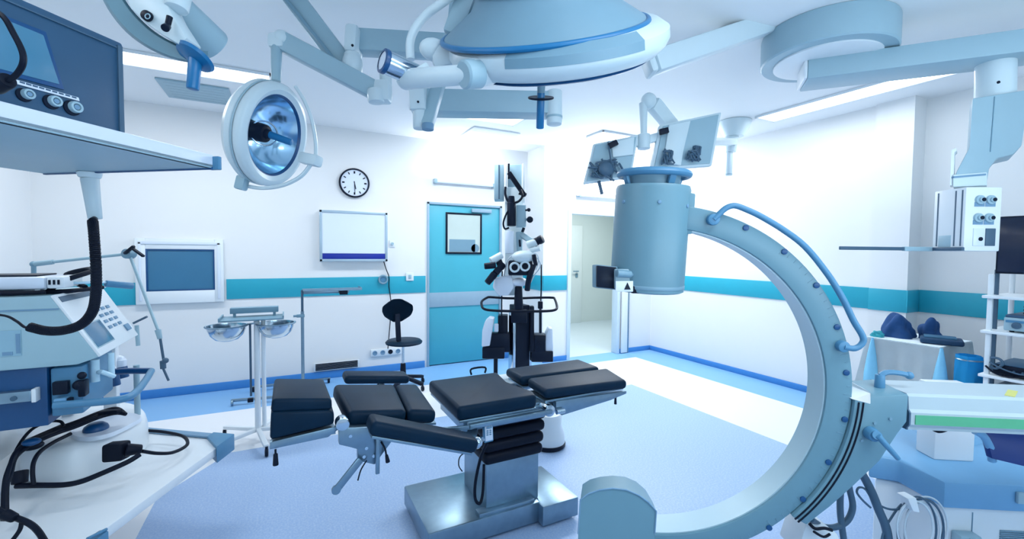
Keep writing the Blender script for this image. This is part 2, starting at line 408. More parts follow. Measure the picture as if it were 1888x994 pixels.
build('coil', MB().lathe((1.09, YB-.045, 1.19), (0, 1, 0), [(.05+.012*math.cos(a*math.pi/4), .012*math.sin(a*math.pi/4)) for a in range(9)], 28), M['grey'], t)
build('hook_plate', MB().cyl((1.09, YB-.04, 1.19), (1.09, YB-.012, 1.19), .035), M['midblue'], t)

t = thing('wall_screen', 'dull blue screen in a white recessed wall frame behind the jointed arm', 'wall screen', (-.98, YB-.05, .99))
x0, x1, z0, z1 = -1.355, -.605, .985, 1.66
fr = MB()
for lo, hi in (((x0, z0), (-1.27, z1)), ((-.685, z0), (x1, z1)), ((-1.27, z0), (-.685, 1.115)), ((-1.27, 1.55), (-.685, z1))): fr.box((lo[0], YB-.05, lo[1]), (hi[0], YB-.001, hi[1]), .004)
build('frame', fr, M['white'], t)
fr = MB()
for lo, hi in (((x0+.03, 1.60), (x1-.03, 1.63)), ((x1-.055, 1.02), (x1-.03, 1.62)), ((x0+.03, 1.02), (x0+.05, 1.62))): fr.box((lo[0], YB-.06, lo[1]), (hi[0], YB-.048, hi[1]), .002)
build('frame_bead', fr, M['viewer'], t)
fr = MB()
for lo, hi in (((-1.27, 1.115), (-1.255, 1.55)), ((-.70, 1.115), (-.685, 1.55)), ((-1.255, 1.115), (-.70, 1.13)), ((-1.255, 1.535), (-.70, 1.55))): fr.box((lo[0], YB-.045, lo[1]), (hi[0], YB-.02, hi[1]), .002)
build('bezel', fr, M['navy'], t)
build('screen', MB().box((-1.255, YB-.035, 1.13), (-.70, YB-.02, 1.535)), M['wscreen'], t)

t = thing('light_switch', 'small white switch plate on the stripe left of the teal door', 'switch', (1.435, YB-.02, 1.17))
build('plate', MB().box((1.385, YB-.025, 1.165), (1.485, YB-.013, 1.275), .006), M['white'], t); build('rocker', MB().box((1.415, YB-.032, 1.195), (1.455, YB-.024, 1.245), .004), M['armw'], t)
t = thing('thermostat', 'tiny white knob plate on the wall right of the film viewer', 'thermostat', (1.21, YB-.02, 1.59))
build('plate', MB().box((1.175, YB-.012, 1.60), (1.245, YB-.001, 1.69), .005), M['white'], t); build('knob', MB().cyl((1.21, YB-.012, 1.645), (1.21, YB-.03, 1.645), .018), M['armw'], t)
t = thing('socket_strip', 'white row of power sockets low on the wall behind the stool', 'sockets', (1.1, YB-.03, .21))
build('plate', MB().box((.94, YB-.022, .21), (1.33, YB-.001, .30), .006), M['white'], t)
for k in range(4): build('socket', MB().lathe((.99+k*.097, YB-.022, .255), (0, -1, 0), [(0, .001), (.018, .001), (.022, .006), (.028, .006), (.03, 0)], 20), M['plastic'] if k in (2,) else M['print'], t)
t = thing('wall_grille', 'dark slatted air grille at the foot of the wall beside the stool', 'grille', (.54, YB-.03, .03))
g = MB(); g.box((.28, YB-.03, .10), (.80, YB-.0205, .20), .004)
build('grille_frame', g, M['white'], t)
g = MB()
for k in range(5): g.box((.30, YB-.040, .112+k*.017), (.78, YB-.030, .123+k*.017), .001)
build('slats', g, M['plastic'], t)
t = thing('wall_rail', 'thin pale horizontal rail on the wall above the teal door', 'light rail', (2.2, YB-.05, 2.46))  # pale rail; the uplight above it is an addition
build('rail', MB().beam((1.75, YB-.04, 2.485), (2.66, YB-.04, 2.485), .05, .04, .006), M['viewer'], t)
for x in (1.77, 2.62): build('bracket', MB().box((x-.02, YB-.07, 2.455), (x+.02, YB-.001, 2.515), .004), M['armw'], t)
t = thing('wall_rail', 'thin pale horizontal rail above the open doorway, left of the big cylinder', 'light rail', (4.1, YP-.05, 2.36))  # second pale rail, its lamp likewise added
build('rail', MB().beam((3.72, YP-.04, 2.385), (4.62, YP-.04, 2.385), .05, .04, .006), M['viewer'], t)
for x in (3.76, 4.56): build('bracket', MB().box((x-.02, YP-.07, 2.355), (x+.02, YP-.001, 2.415), .004), M['armw'], t)

# ------------------------------------------------------------------ operating table
tb = thing('operating_table', 'black padded operating table on a stainless column in the room centre', 'operating table', (1.0, 2.3, 0))
build('base', MB().box((.62, 2.09, .02), (1.27, 2.60, .135), .008).box((1.26, 2.04, .02), (1.50, 2.46, .13), .006)
      .box((.90, 2.10, .13), (1.24, 2.16, .155), .006), M['steel'], tb)
build('column', MB().box((.955, 2.135, .13), (1.285, 2.47, .405), .008), M['steel'], tb)
bl = MB(); prev = None
for k in range(4):
    z = .40+k*.068; e = .004*k
    bl.box((.935-e, 2.105-e, z), (1.30+e, 2.49+e, z+.062), .024, seg=3)
bl.box((.96, 2.13, .40), (1.28, 2.47, .68))
build('bellows', bl, M['rubber'], tb, 'black ribbed rubber bellows')
build('top_block', MB().box((.78, 2.03, .645), (1.26, 2.40, .735), .006), M['steel'], tb)
def pad(a, b, c_, d_, th, name='pad', par=tb, mt='black'):
    """a,b,c,d: upper surface corners (near-left, near-right, far-right, far-left)"""
    pts = [V(a), V(b), V(c_), V(d_)]; n = ((pts[1]-pts[0]).cross(pts[3]-pts[0])).normalized()
    m_ = MB(); m_.prism([p-n*th for p in pts], n*th)
    bmesh.ops.bevel(m_.bm, geom=list(m_.bm.edges), offset=min(.024, th*.42), segments=4, profile=.5, affect='EDGES')
    return build(name, m_, M[mt], par)
# seat section: far edge with a scooped end
zt = .805; pts = [(.725, 1.955), (1.16, 1.955), (1.18, 2.02), (1.15, 2.14), (1.13, 2.24), (1.15, 2.36), (1.165, 2.45), (.725, 2.45)]
sm = MB().prism([(x, y, zt-.07) for x, y in pts], (0, 0, .07)); bmesh.ops.bevel(sm.bm, geom=list(sm.bm.edges), offset=.02, segments=4, profile=.5, affect='EDGES')
build('seat_pad', sm, M['black'], tb)
build('seat_plate', MB().box((.735, 1.965, .722), (1.165, 2.44, .735), .003).box((.78, 1.962, .69), (1.20, 1.975, .722), .002), M['steel'], tb)
# back section, slopes up to the head end, with a seam between two pads
def bz(x): return .80+(.64-x)*.13
pad((.235, 1.99, bz(.235)), (.49, 1.99, bz(.49)), (.53, 2.44, bz(.53)), (.215, 2.44, bz(.215)), .075, 'back_pad')
pad((.495, 1.99, bz(.495)), (.625, 1.97, bz(.625)), (.66, 2.44, bz(.66)), (.535, 2.44, bz(.535)), .065, 'back_pad')
build('back_plate', MB().prism([(.23, 2.0, bz(.23)-.09), (.63, 2.0, bz(.63)-.08), (.65, 2.43, bz(.65)-.08), (.23, 2.43, bz(.23)-.09)], (0, 0, .012), .002), M['steel'], tb)
# head section: thick pad topped by a wedge pad
hp = MB().prism([(-.065, 1.97, .79), (.175, 1.97, .812), (.175, 1.97, .865), (.16, 1.97, .878), (-.06, 1.97, .905)], (0, .45, .0)); bmesh.ops.bevel(hp.bm, geom=list(hp.bm.edges), offset=.014, segments=3, profile=.5, affect='EDGES')
build('head_pad', hp, M['black'], tb, 'lower black head pad')
hp = MB().prism([(-.062, 1.975, .90), (.168, 1.975, .875), (.166, 1.975, .925), (-.055, 1.975, .955)], (0, .44, .0)); bmesh.ops.bevel(hp.bm, geom=list(hp.bm.edges), offset=.014, segments=3, profile=.5, affect='EDGES')
for v in hp.bm.verts:
    if v.co.y > 2.2: v.co.z -= .03
build('head_wedge', hp, M['black'], tb, 'upper black wedge pad with creases')
build('head_frame', MB().prism([(-.065, 1.965, .755), (.15, 1.965, .765), (.19, 1.965, .79), (.19, 1.965, .806), (-.065, 1.965, .785)], (0, .03, 0), .003)
      .prism([(-.065, 2.38, .755), (.15, 2.38, .765), (.19, 2.38, .79), (.19, 2.38, .806), (-.065, 2.38, .785)], (0, .03, 0), .003)
      .box((-.06, 1.97, .772), (.18, 2.40, .785)), M['steel'], tb)
build('clamp_handle', MB().cyl((-.045, 1.96, .755), (-.045, 1.96, .735), .004).cyl((-.045, 1.96, .738), (-.045, 1.96, .69), .008, .011, bev=.003), M['plastic'], tb)
# hinge bracket with levers at the near side
br = MB().prism([(.19, 1.94, .805), (.48, 1.94, .765), (.48, 1.94, .735), (.42, 1.94, .72), (.37, 1.94, .66), (.335, 1.94, .618), (.265, 1.94, .65), (.265, 1.94, .70), (.235, 1.94, .715), (.19, 1.94, .735)], (0, .04, 0), .004)
build('hinge_bracket', br, M['steel'], tb)
build('hinge_disc', MB().cyl((.205, 1.935, .82), (.205, 1.985, .82), .028, n=28, bev=.004), M['chrome'], tb)
b_ = MB()
for x, z in ((.235, .765), (.29, .665), (.33, .66), (.30, .70)): b_.cyl((x, 1.934, z), (x, 1.942, z), .007)
build('bolt', b_, M['chrome'], tb)
build('lever', MB().beam((.275, 1.93, .66), (.175, 1.91, .56), .012, .034, .006).cyl((.175, 1.905, .56), (.175, 1.919, .56), .018), M['steel'], tb)
build('lever', MB().beam((.345, 1.92, .745), (.343, 1.92, .585), .012, .018, .004), M['steel'], tb)
build('release_lever', MB().tube([(.36, 1.93, .72), (.375, 1.92, .69), (.38, 1.915, .655)], .004, smooth=4).cyl((.38, 1.915, .665), (.386, 1.913, .63), .006, .010, bev=.003), M['plastic'], tb)
build('release_rod', MB().tube([(.30, 1.93, .65), (.275, 1.925, .615), (.262, 1.92, .575)], .003, smooth=5), M['plastic'], tb)
build('side_rail', MB().beam((.40, 1.95, .735), (.80, 1.95, .70), .012, .022, .003).beam((.78, 1.945, .705), (1.25, 1.945, .705), .012, .022, .003)
      .beam((.44, 1.96, .70), (.62, 1.96, .69), .01, .01, .002), M['steel'], tb)
# arm board in front
P0, P1 = V((.30, 1.80, .852)), V((.755, 1.80, .685)); ax = (P1-P0).normalized()
ab = MB().obox((P0+P1)/2+V((.0, .045, -.012)), ax, (0, 1, 0), ax.cross(V((0, 1, 0))), (P1-P0).length/2+.005, .06, .030, .02, 4)
build('arm_board', ab, M['black'], tb, 'long black arm board pad sloping down to the column')
build('arm_board_plate', MB().obox((P0+P1)/2+V((-.01, .045, -.048)), ax, (0, 1, 0), ax.cross(V((0, 1, 0))), (P1-P0).length/2-.01, .045, .006, .002)
      .beam((.74, 1.86, .66), (.82, 2.0, .66), .05, .03, .006), M['steel'], tb)
build('arm_board_joint', MB().sph((.775, 1.84, .672), .026, (1, 1, 1)).cyl((.775, 1.84, .66), (.83, 1.92, .64), .018), M['chrome'], tb)
# far-side arm board lying flat
pad((.29, 2.60, .845), (.66, 2.60, .80), (.66, 2.74, .80), (.29, 2.74, .845), .05, 'far_arm_board')
build('far_board_support', MB().beam((.5, 2.44, .74), (.5, 2.66, .75), .03, .02), M['steel'], tb)
# leg pads
pad((1.235, 1.985, .81), (1.81, 1.985, .79), (1.83, 2.205, .815), (1.24, 2.205, .822), .055, 'leg_pad')
pad((1.22, 2.235, .818), (1.80, 2.235, .815), (1.79, 2.46, .82), (1.225, 2.46, .818), .055, 'leg_pad')
build('leg_frame', MB().prism([(1.30, 1.985, .74), (1.80, 1.985, .728), (1.80, 1.985, .712), (1.68, 1.985, .690), (1.34, 1.985, .655), (1.30, 1.985, .69)], (0, .03, 0), .003)
      .box((1.24, 2.0, .735), (1.79, 2.19, .748), .003).box((1.24, 2.25, .745), (1.77, 2.44, .757), .003)
      .beam((1.15, 2.05, .70), (1.34, 2.05, .70), .05, .04).beam((1.15, 2.35, .70), (1.34, 2.35, .73), .05, .04), M['steel'], tb)
build('leg_joint', MB().cyl((1.245, 1.955, .705), (1.245, 2.03, .705), .032, bev=.004).cyl((1.29, 1.965, .69), (1.34, 1.965, .69), .014), M['chrome'], tb)
build('leg_handle', MB().cyl((1.72, 1.99, .70), (1.72, 1.99, .66), .006, .008), M['plastic'], tb)
build('side_handle', MB().tube([(1.0, 2.47, .80), (1.0, 2.47, .835), (1.09, 2.47, .835), (1.09, 2.47, .80)], .006, smooth=4), M['plastic'], tb)
# hand controller
hc = build('hand_control', MB().obox((.885, 1.965, .655), (1, 0, .05), (0, 1, 0), (-.05, 0, 1), .026, .012, .050, .006), M['midblue'], tb, 'blue hand controller with a pale label')
build('control_label', MB().obox((.885, 1.952, .655), (1, 0, .05), (0, 1, 0), (-.05, 0, 1), .020, .002, .040, .001), M['viewer'], hc)
kp = MB()
for i in range(3):
    for j in range(2): kp.box((.871+j*.016, 1.947, .664+i*.010-.02), (.881+j*.016, 1.951, .670+i*.010-.02))
kp.box((.870, 1.947, .677), (.900, 1.951, .688))
build('control_keys', kp, M['print'], hc)
build('control_cord', MB().tube([(.885, 1.97, .60), (.87, 2.02, .50), (.855, 2.05, .36), (.86, 2.06, .27), (.89, 2.07, .235), (.915, 2.09, .28), (.925, 2.1, .42)], .008, smooth=8).tube([(.86, 1.98, .58), (.80, 2.1, .50), (.79, 2.12, .44), (.81, 2.12, .40)], .003, smooth=6), M['rubber'], tb)

# white foot pedestal behind the table
t = thing('suction_canister_base', 'round white equipment foot with dark rubber ring on floor behind table', 'equipment foot', (1.86, 2.95, 0))
build('shell', MB().lathe((1.86, 2.95, 0), (0, 0, 1), [(0, .02), (.125, .02), (.135, .04), (.13, .10), (.105, .17), (.11, .24), (.10, .265), (0, .27)], 40), M['white'], t)
build('bumper', MB().lathe((1.86, 2.95, 0), (0, 0, 1), [(0, 0), (.13, 0), (.14, .012), (.14, .032), (.13, .038)], 40), M['plastic'], t)
build('pole', MB().cyl((1.86, 2.95, .27), (1.86, 2.95, .62), .022), M['white'], t)

# ------------------------------------------------------------------ C-arm
_a, _t = R(54.2), .046
CN = V((math.cos(_a)*math.cos(_t), math.sin(_a)*math.cos(_t), math.sin(_t)))
CU = V((math.sin(_a), -math.cos(_a), 0)); CV = CU.cross(CN).normalized()
CC = V((1.014, .997, 1.139)); RO, RI, CWd = .56, .4906, .109
def cpt(th, r, off=0): return CC+CU*math.cos(th)*r+CV*math.sin(th)*r+CN*off
def cpl(px, py, off=0):
    v = ray(px, py); return CAM+v*(((CC+CN*off)-CAM).dot(CN)/v.dot(CN))
def cang(px, py, off=0):
    q = cpl(px, py, off)-CC; return math.atan2(q.dot(CV), q.dot(CU)), (q-CN*q.dot(CN)).length
ca = thing('x_ray_c_arm', 'large grey C-shaped x-ray arm with cylinder head and light blue cart, right foreground', 'x-ray machine', (2.3, .95, 0))
def arcsweep(r0, r1, o0, o1, t0, t1, n=64, bev=0):
    m_ = MB(); t = bmesh.new(); rings = []
    for i in range(n+1):
        th = t0+(t1-t0)*i/n
        rings.append([t.verts.new(cpt(th, r, o)) for r, o in ((r0, o0), (r1, o0), (r1, o1), (r0, o1))])
    for A, B in zip(rings, rings[1:]):
        for k in range(4): t.faces.new((A[k], A[(k+1) % 4], B[(k+1) % 4], B[k]))
    t.faces.new(rings[0][::-1]); t.faces.new(rings[-1]); bmesh.ops.recalc_face_normals(t, faces=t.faces)
    if bev: bmesh.ops.bevel(t, geom=[e for e in t.edges if len(e.link_faces) == 2 and e.calc_face_angle(0) > 1], offset=bev, segments=2, profile=.5, affect='EDGES')
    m_._add(t); return m_
TH0, TH1 = cang(1262, 400)[0], R(-97)
arc = build('c_arc', arcsweep(RI, RO, 0, CWd, TH1, TH0, 80, .004), M['carm'], ca, 'big grey curved C section')
build('inner_track', arcsweep(RI-.004, RI+.001, .008, CWd-.008, TH1, TH0, 80), M['carmin'], arc)
for q in ((1375, 420), (1446, 464), (1505, 526), (1543, 603), (1560, 687), (1557, 773), (1527, 852), (1480, 920), (1418, 973)):
    p = cpl(*q); build('bolt', MB().cyl(p-CN*.004, p+CN*.004, .0085, n=16, bev=.001), M['navy'], arc)
# graduation marks on the arc face
g = MB()
for k in range(46):
    th = R(-62)+k*R(2.5); L_ = .018 if k % 5 == 0 else .010
    a_, b_ = cpt(th, RO-.006-L_, -.0006), cpt(th, RO-.006, -.0006); d_ = (b_-a_).normalized(); g.obox((a_+b_)/2, d_, CN, d_.cross(CN), L_/2, .0006, .0007)
build('scale_marks', g, M['grey'], arc)
# blue guard rail outside the arc
rail = [cpl(x, y, .0) for x, y in ((1313, 405), (1322, 396), (1336, 384), (1352, 380), (1375, 388), (1400, 400), (1440, 424), (1480, 455), (1520, 504), (1548, 549), (1568, 590), (1584, 617), (1584, 630), (1570, 640), (1550, 637))]
build('guard_rail', MB().tube([p-CN*.015 for p in rail], .0085, n=12, smooth=5).cyl(rail[0]-CN*.02, rail[0]+CN*.01, .017, bev=.003).cyl(rail[-1]-CN*.02, rail[-1]+CN*.01, .016, bev=.003), M['midblue'], ca, 'mid blue tubular guard rail')
# carrier plate on the outside of the arc
ths = [cang(1567, 735)[0]+(cang(1464, 955)[0]-cang(1567, 735)[0])*i/16 for i in range(17)]
outl = [cpt(th, RO+.002, -.01) for th in ths]+[cpl(*q, -.01) for q in ((1487, 968), (1530, 935), (1575, 895), (1622, 850), (1655, 800), (1672, 778), (1675, 728), (1606, 731))]
car = build('carrier', MB().prism(outl, CN*.135, .003), M['carm'], ca, 'grey carrier block holding the arc')
for rr in (.010, .022):
    build('groove', arcsweep(RO+rr, RO+rr+.004, -.0125, -.009, ths[-1], ths[0]-.01, 30), M['rubber'], car)
build('top_shelf', MB().prism([cpl(1566, 702, .12), cpl(1606, 724, -.012), cpl(1606, 746, -.012), cpl(1570, 736, -.012)], CN*.10, .003), M['white'], car)
for q in ((1612, 780), (1588, 812), (1641, 772)):
    p = cpl(*q, -.01); build('bolt', MB().cyl(p-CN*.004, p+CN*.003, .004, n=12), M['grey'], car)
p = cpl(1603, 797, -.01)
q2 = cpl(1618, 803, -.05); q3 = cpl(1657, 847, -.055)
lv = build('brake_lever', MB().cyl(p, p-CN*.028, .020, .017, bev=.004).cyl(p-CN*.02, q2, .012).cyl(q2, q3, .0085, .0065, bev=.003), M['midblue'], ca, 'blue brake lever')
# horizontal arm, going right
A0 = cpl(1673, 759, .0); ad = (cpl(1888, 768, .02)-A0).normalized(); an = ad.cross(V((0, 0, 1))).normalized()*-1
if an.dot(FW) < 0: an = -an
A1 = A0+ad*.95
prof = [(-.052, .0), (-.052, .15), (.05, .15), (.05, .012), (.043, .004), (.008, .0), (.0, -.008), (-.035, -.008), (-.045, 0)]
ha = build('horizontal_arm', MB().loft([A0+ad*.004+V((0, 0, z))+an*o_ for z, o_ in prof], [A1+V((0, 0, z))+an*o_ for z, o_ in prof]), mat('arm_cover_paint', (.40, .50, .56), .4, noise=.02), ca)
build('end_cap', MB().loft([A0-ad*.001+V((0, 0, z*1.01))+an*(o_*.99-.001) for z, o_ in prof], [A0+ad*.003+V((0, 0, z*1.01))+an*(o_*.99-.001) for z, o_ in prof]), M['hose'], ha)
build('green_strip', MB().obox(A0+ad*.26+V((0, 0, -.020))-an*.009, ad, an, V((0, 0, 1)), .245, .0015, .0135), M['green'], ha, 'long green label strip')
build('yellow_label', MB().obox(A0+ad*.32+V((0, 0, .0505))+an*.05, (ad+an*.9), (an-ad*.9), V((0, 0, 1)), .045, .010, .0008), M['yellow'], ha, 'yellow label')
p = A0+ad*-.035+V((0, 0, .05))+an*.06
build('top_knob', MB().cyl(p-V((0, 0, .005)), p+V((0, 0, .04)), .014, .012, bev=.003).tube([p+V((0, 0, .036)), p+ad*.02+V((0, 0, .047)), p+ad*.055+V((0, 0, .046)), p+ad*.08+V((0, 0, .04))], .008, smooth=5).sph(p+ad*.082+V((0, 0, .040)), .0115), M['midblue'], ca, 'blue-grey lock handle on top')
# column and cart
CZ = .76
def cz(px, py, z=CZ): return on(px, py, 'Z', z)
topo = [cz(1602, 838), cz(1625, 803), cz(1646, 783), cz(1700, 762), cz(1860, 770), cz(2010, 800), cz(2080, 900), cz(1888, 896), cz(1742, 889), cz(1657, 846)]
build('cart_cover', MB().prism([p-V((0, 0, .095)) for p in topo], (0, 0, .095), .010), M['lightblue'], ca, 'light blue cart cover')
cen = sum(topo, V((0, 0, 0)))/len(topo)
ins = [cen+(p-cen)*.93 for p in topo]
for p in ins: p.z = .08
cb = build('cart_body', MB().prism(ins, (0, 0, CZ-.10-.08), .01), M['white'], ca)
p = cz(1745, 842); up = V((0, 0, 1))
lc = MB()
ctop = A0.z-.049
for (x0_, x1_, d0) in ((1690, 1722, .002), (1722, 1796, .0)):
    a_, b_ = cz(x0_, 848 if x0_ > 1700 else 830), cz(x1_, 852 if x0_ > 1700 else 845); n_ = (b_-a_).normalized(); f_ = up.cross(n_).normalized()
    if f_.dot(FW) < 0: f_ = -f_
    mid = (a_+b_)/2+f_*.045; lc.obox(V((mid.x, mid.y, (CZ+ctop)/2)), n_, f_, up, (b_-a_).length/2, .045, (ctop-CZ)/2-d0, .006)
build('lift_column', lc, M['white'], ca)
build('column_cover', MB().cyl(cz(1742, 800)+V((0, 0, -.004)), cz(1742, 800)+V((0, 0, .02)), .12, .10, 32, .004), M['lightblue'], ca)
s_ = MB()
for q in ((1765, 818), (1765, 843)): 
    p_ = dep(q[0], q[1], 1.60)
    s_.sph(p_, .004)
bq = dep(1758, 795, 1.47); build('hanging_cable', MB().tube([dep(1716, 788, 1.5), dep(1728, 795, 1.46), dep(1742, 793, 1.45), dep(1752, 787, 1.47), dep(1757, 778, 1.5)], .006, smooth=5), M['rubber'], ca)
# navy grip shield with light blue rim on the cart
sh = [(1803, 793), (1845, 793), (1915, 803), (1960, 830), (1960, 868), (1888, 860), (1830, 846), (1822, 815)]
build('grip_shield', MB().prism([dep(x, y, 1.42+(y-793)*-.0005) for x, y in sh], FW*.02, .003), mat('deep_navy_plastic', (.001, .03, .20), .5), ca, 'deep navy grip shield')
build('shield_rim', MB().tube([dep(1797, 795, 1.405), dep(1812, 803, 1.405), dep(1822, 818, 1.41), dep(1828, 835, 1.415), dep(1829, 850, 1.42)], .011, n=10, smooth=5), M['lightblue'], ca)
# vents, seams and handles on the cart body
def bodypt(px, py):            # a point on the cart's front panel
    a_, b_ = ins[8], ins[7]; n_ = (b_-a_).cross(up).normalized(); v_ = ray(px, py); return CAM+v_*((a_-CAM).dot(n_)/v_.dot(n_))
fn = (ins[7]-ins[8]).normalized(); fo = fn.cross(up).normalized()
if fo.dot(FW) > 0: fo = -fo
g = MB()
for k in range(7):
    a_ = bodypt(1840, 978)+V((0, 0, -.007*k)); g.obox(a_+fn*.06+fo*.002, fn, fo, up, .055, .002, .002)
build('vent_slots', g, M['grey'], cb)
a_ = bodypt(1772, 982); build('cable_winder', MB().obox(a_+fo*.02-V((0, 0, .03)), fn, fo, up, .035, .02, .04, .006).obox(a_+fo*.05-V((0, 0, .015)), fn, fo, up, .008, .03, .02, .003), M['armw'], cb)
a_ = bodypt(1792, 965); build('panel_seam', MB().obox(a_+fo*.001-V((0, 0, .12)), fn, fo, up, .0012, .001, .16), M['grey'], cb)
a_ = on(1879, 910, 'Z', .72); build('cover_handle', MB().obox(cen+(topo[7]-cen)*1.0+V((0, 0, -.04))+fo*.006-fn*.015, fn, fo, up, .012, .006, .020, .004), M['armw'], ca)
# hoses and cables hanging on the left of the cart
def tb_(name, pts, r, mt_, d=1.5, sm=7, lab=None):
    return build(name, MB().tube([dep(x, y, d if dd is None else dd) for x, y, dd in [(q+(None,))[:3] for q in pts]], r, n=10, smooth=sm), M[mt_], ca, lab)
tb_('hose', [(1574, 858, 1.44), (1590, 875), (1606, 905), (1620, 940), (1634, 975), (1640, 1020)], .0135, 'hose')
build('hose_clamp', MB().cyl(dep(1571, 855, 1.43), dep(1582, 867, 1.45), .019, bev=.004), M['rubber'], ca)
tb_('hose', [(1560, 875, 1.45), (1567, 905), (1572, 935), (1562, 960), (1540, 972), (1515, 970), (1495, 957, 1.42)], .010, 'hose')
tb_('hose', [(1556, 880, 1.46), (1550, 905), (1549, 940), (1552, 970), (1558, 1010)], .010, 'hose')
tb_('thin_cable', [(1605, 936, 1.50), (1590, 922), (1580, 908), (1584, 899), (1596, 903), (1612, 925), (1640, 939), (1670, 936), (1684, 925)], .0035, 'hose')
for k in range(7):
    cx, cy, ax_, ay_ = 1697+(k-3)*3.4, 972+(k % 3)*4, 33+((k*5) % 4)*3.2, 48+((k*3) % 4)*4
    pts = [(cx+ax_*math.sin(j*math.pi/6), cy-ay_*math.cos(j*math.pi/6)) for j in range(12)]
    build('coiled_cable', MB().tube([dep(x, y, 1.475+k*.005) for x, y in pts], .0032, n=8, smooth=4, closed=True), M['hose'] if k % 2 else M['wirewhite'], ca)
tb_('thin_cable', [(1700, 920, 1.47), (1665, 928), (1640, 960), (1628, 985), (1624, 1010)], .0035, 'hose')
build('cable_hook', MB().prism([dep(1674, 920, 1.455), dep(1690, 918, 1.455), dep(1697, 946, 1.455), dep(1684, 944, 1.455)], FW*.045, .004), M['white'], ca)
for q in ((1575, 905, 'tealpl'), (1580, 916, 'midblue'), (1576, 932, 'green'), (1573, 950, 'midblue'), (1583, 936, 'midblue')):
    pass
build('cable_bracket', MB().prism([dep(1488, 962, 1.43), dep(1545, 985, 1.43), dep(1560, 1020, 1.43), dep(1470, 1020, 1.43)], FW*.10, .006), M['white'], ca)
build('bracket_clip', MB().tube([dep(1492, 965, 1.42), dep(1503, 975, 1.41), dep(1520, 974, 1.41), dep(1534, 978, 1.41)], .005, smooth=4).tube([dep(1500, 980, 1.41), dep(1518, 990, 1.405), dep(1530, 985, 1.41)], .004, smooth=4), M['rubber'], ca)
for q in (ins[0], ins[8], ins[7], ins[4]):
    w_ = cen+(q-cen)*.85; w_.z = 0
    build('caster', MB().cyl(w_+V((-.02, 0, .045)), w_+V((.02, 0, .045)), .045, bev=.008).box(w_+V((-.03, -.03, .06)), w_+V((.03, .03, .085))), M['rubber'], ca)

# image intensifier cylinder
IT, IB = cpl(1204, 343, .055), cpl(1191, 535, .055); iax = (IT-IB).normalized()
det = build('detector', MB().lathe(IB, iax, [(0, 0), (.104, 0), (.1115, .004), (.1125, .02), (.1125, (IT-IB).length-.012), (.109, (IT-IB).length-.002), (.07, (IT-IB).length), (0, (IT-IB).length)], 64), M['carm'], ca, 'large grey detector cylinder')
build('detector_collar', MB().cyl(IT-iax*.002, IT+iax*.035, .080, n=48, bev=.003), M['grey'], det)
ringc = IT+iax*.034
gr = MB().lathe(ringc, iax, [(.102+.0115*math.cos(a*math.pi/5), .0115*math.sin(a*math.pi/5)) for a in range(11)], 56)
for k in range(4):
    a = R(25+90*k); d_ = CU*math.cos(a)+CN*math.sin(a); gr.beam(ringc+d_*.10, IT+d_*.088, .022, .010, .003, up=d_)
build('grip_ring', gr, M['midblue'], det, 'blue grip ring')
rim = build('lower_rim', MB().lathe(IB, iax, [(.1128, .012), (.1138, .014), (.1138, .022), (.1128, .024)], 56), M['grey'], det)
def onii(px, py, out=0):          # point on the visible side of the cylinder
    o_, v_ = CAM, ray(px, py).normalized(); w0 = o_-IB; w_ = w0-iax*w0.dot(iax); v2 = v_-iax*v_.dot(iax)
    A_, B_, C_ = v2.dot(v2), 2*w_.dot(v2), w_.dot(w_)-.1125**2; t_ = (-B_-math.sqrt(max(0, B_*B_-4*A_*C_)))/(2*A_)
    p_ = o_+v_*t_; n_ = (p_-IB)-iax*(p_-IB).dot(iax); n_.normalize(); return p_+n_*out, n_
for q in ((1150, 372), (1216, 372), (1267, 380)):
    p, n_ = onii(*q); build('screw', MB().cyl(p-n_*.002, p+n_*.003, .0055, n=14, bev=.001), M['print'], det)
# bracket that joins the cylinder to the arc
bq = [cpl(x, y, .005) for x, y in ((1258, 352), (1283, 357), (1281, 388), (1276, 432), (1258, 432))]
build('detector_bracket', MB().prism(bq, CN*.10, .004), M['carm'], ca)
# small camera box on the left of the cylinder
p, n_ = onii(1140, 514)
build('camera_mount', MB().obox(dep(1146, 514, (p-CAM).dot(FW)-.005), RT, UP, FW, .026, .030, .03, .004), M['armw'], det)
build('camera_barrel', MB().cyl(dep(1137, 504, 1.30), dep(1163, 506, 1.31), .012, .011, bev=.002).cyl(dep(1163, 506, 1.31), dep(1178, 509, 1.33), .008, bev=.002), M['grey'], det)
build('camera_hood', MB().obox(dep(1115, 511, 1.36), (RT*.97+UP*-.1), UP, FW, .030, .033, .03, .003), M['plastic'], det, 'black square hood')
build('hood_frame', MB().obox(dep(1115, 511, 1.375), (RT*.97+UP*-.1), UP, FW, .034, .036, .03, .003), M['grey'], det)
build('warning_label', MB().obox(dep(1151, 528, 1.305), RT, UP, FW, .026, .016, .002, .001), M['viewer'], det, 'white label with black warning triangle')
build('warning_triangle', MB().prism([dep(1151, 534, 1.301), dep(1163, 534, 1.301), dep(1157, 521, 1.301)], FW*.002), M['plastic'], det)
build('connector', MB().obox(dep(1176, 534, 1.315), RT, UP, FW, .019, .011, .012, .002), M['rubber'], det)

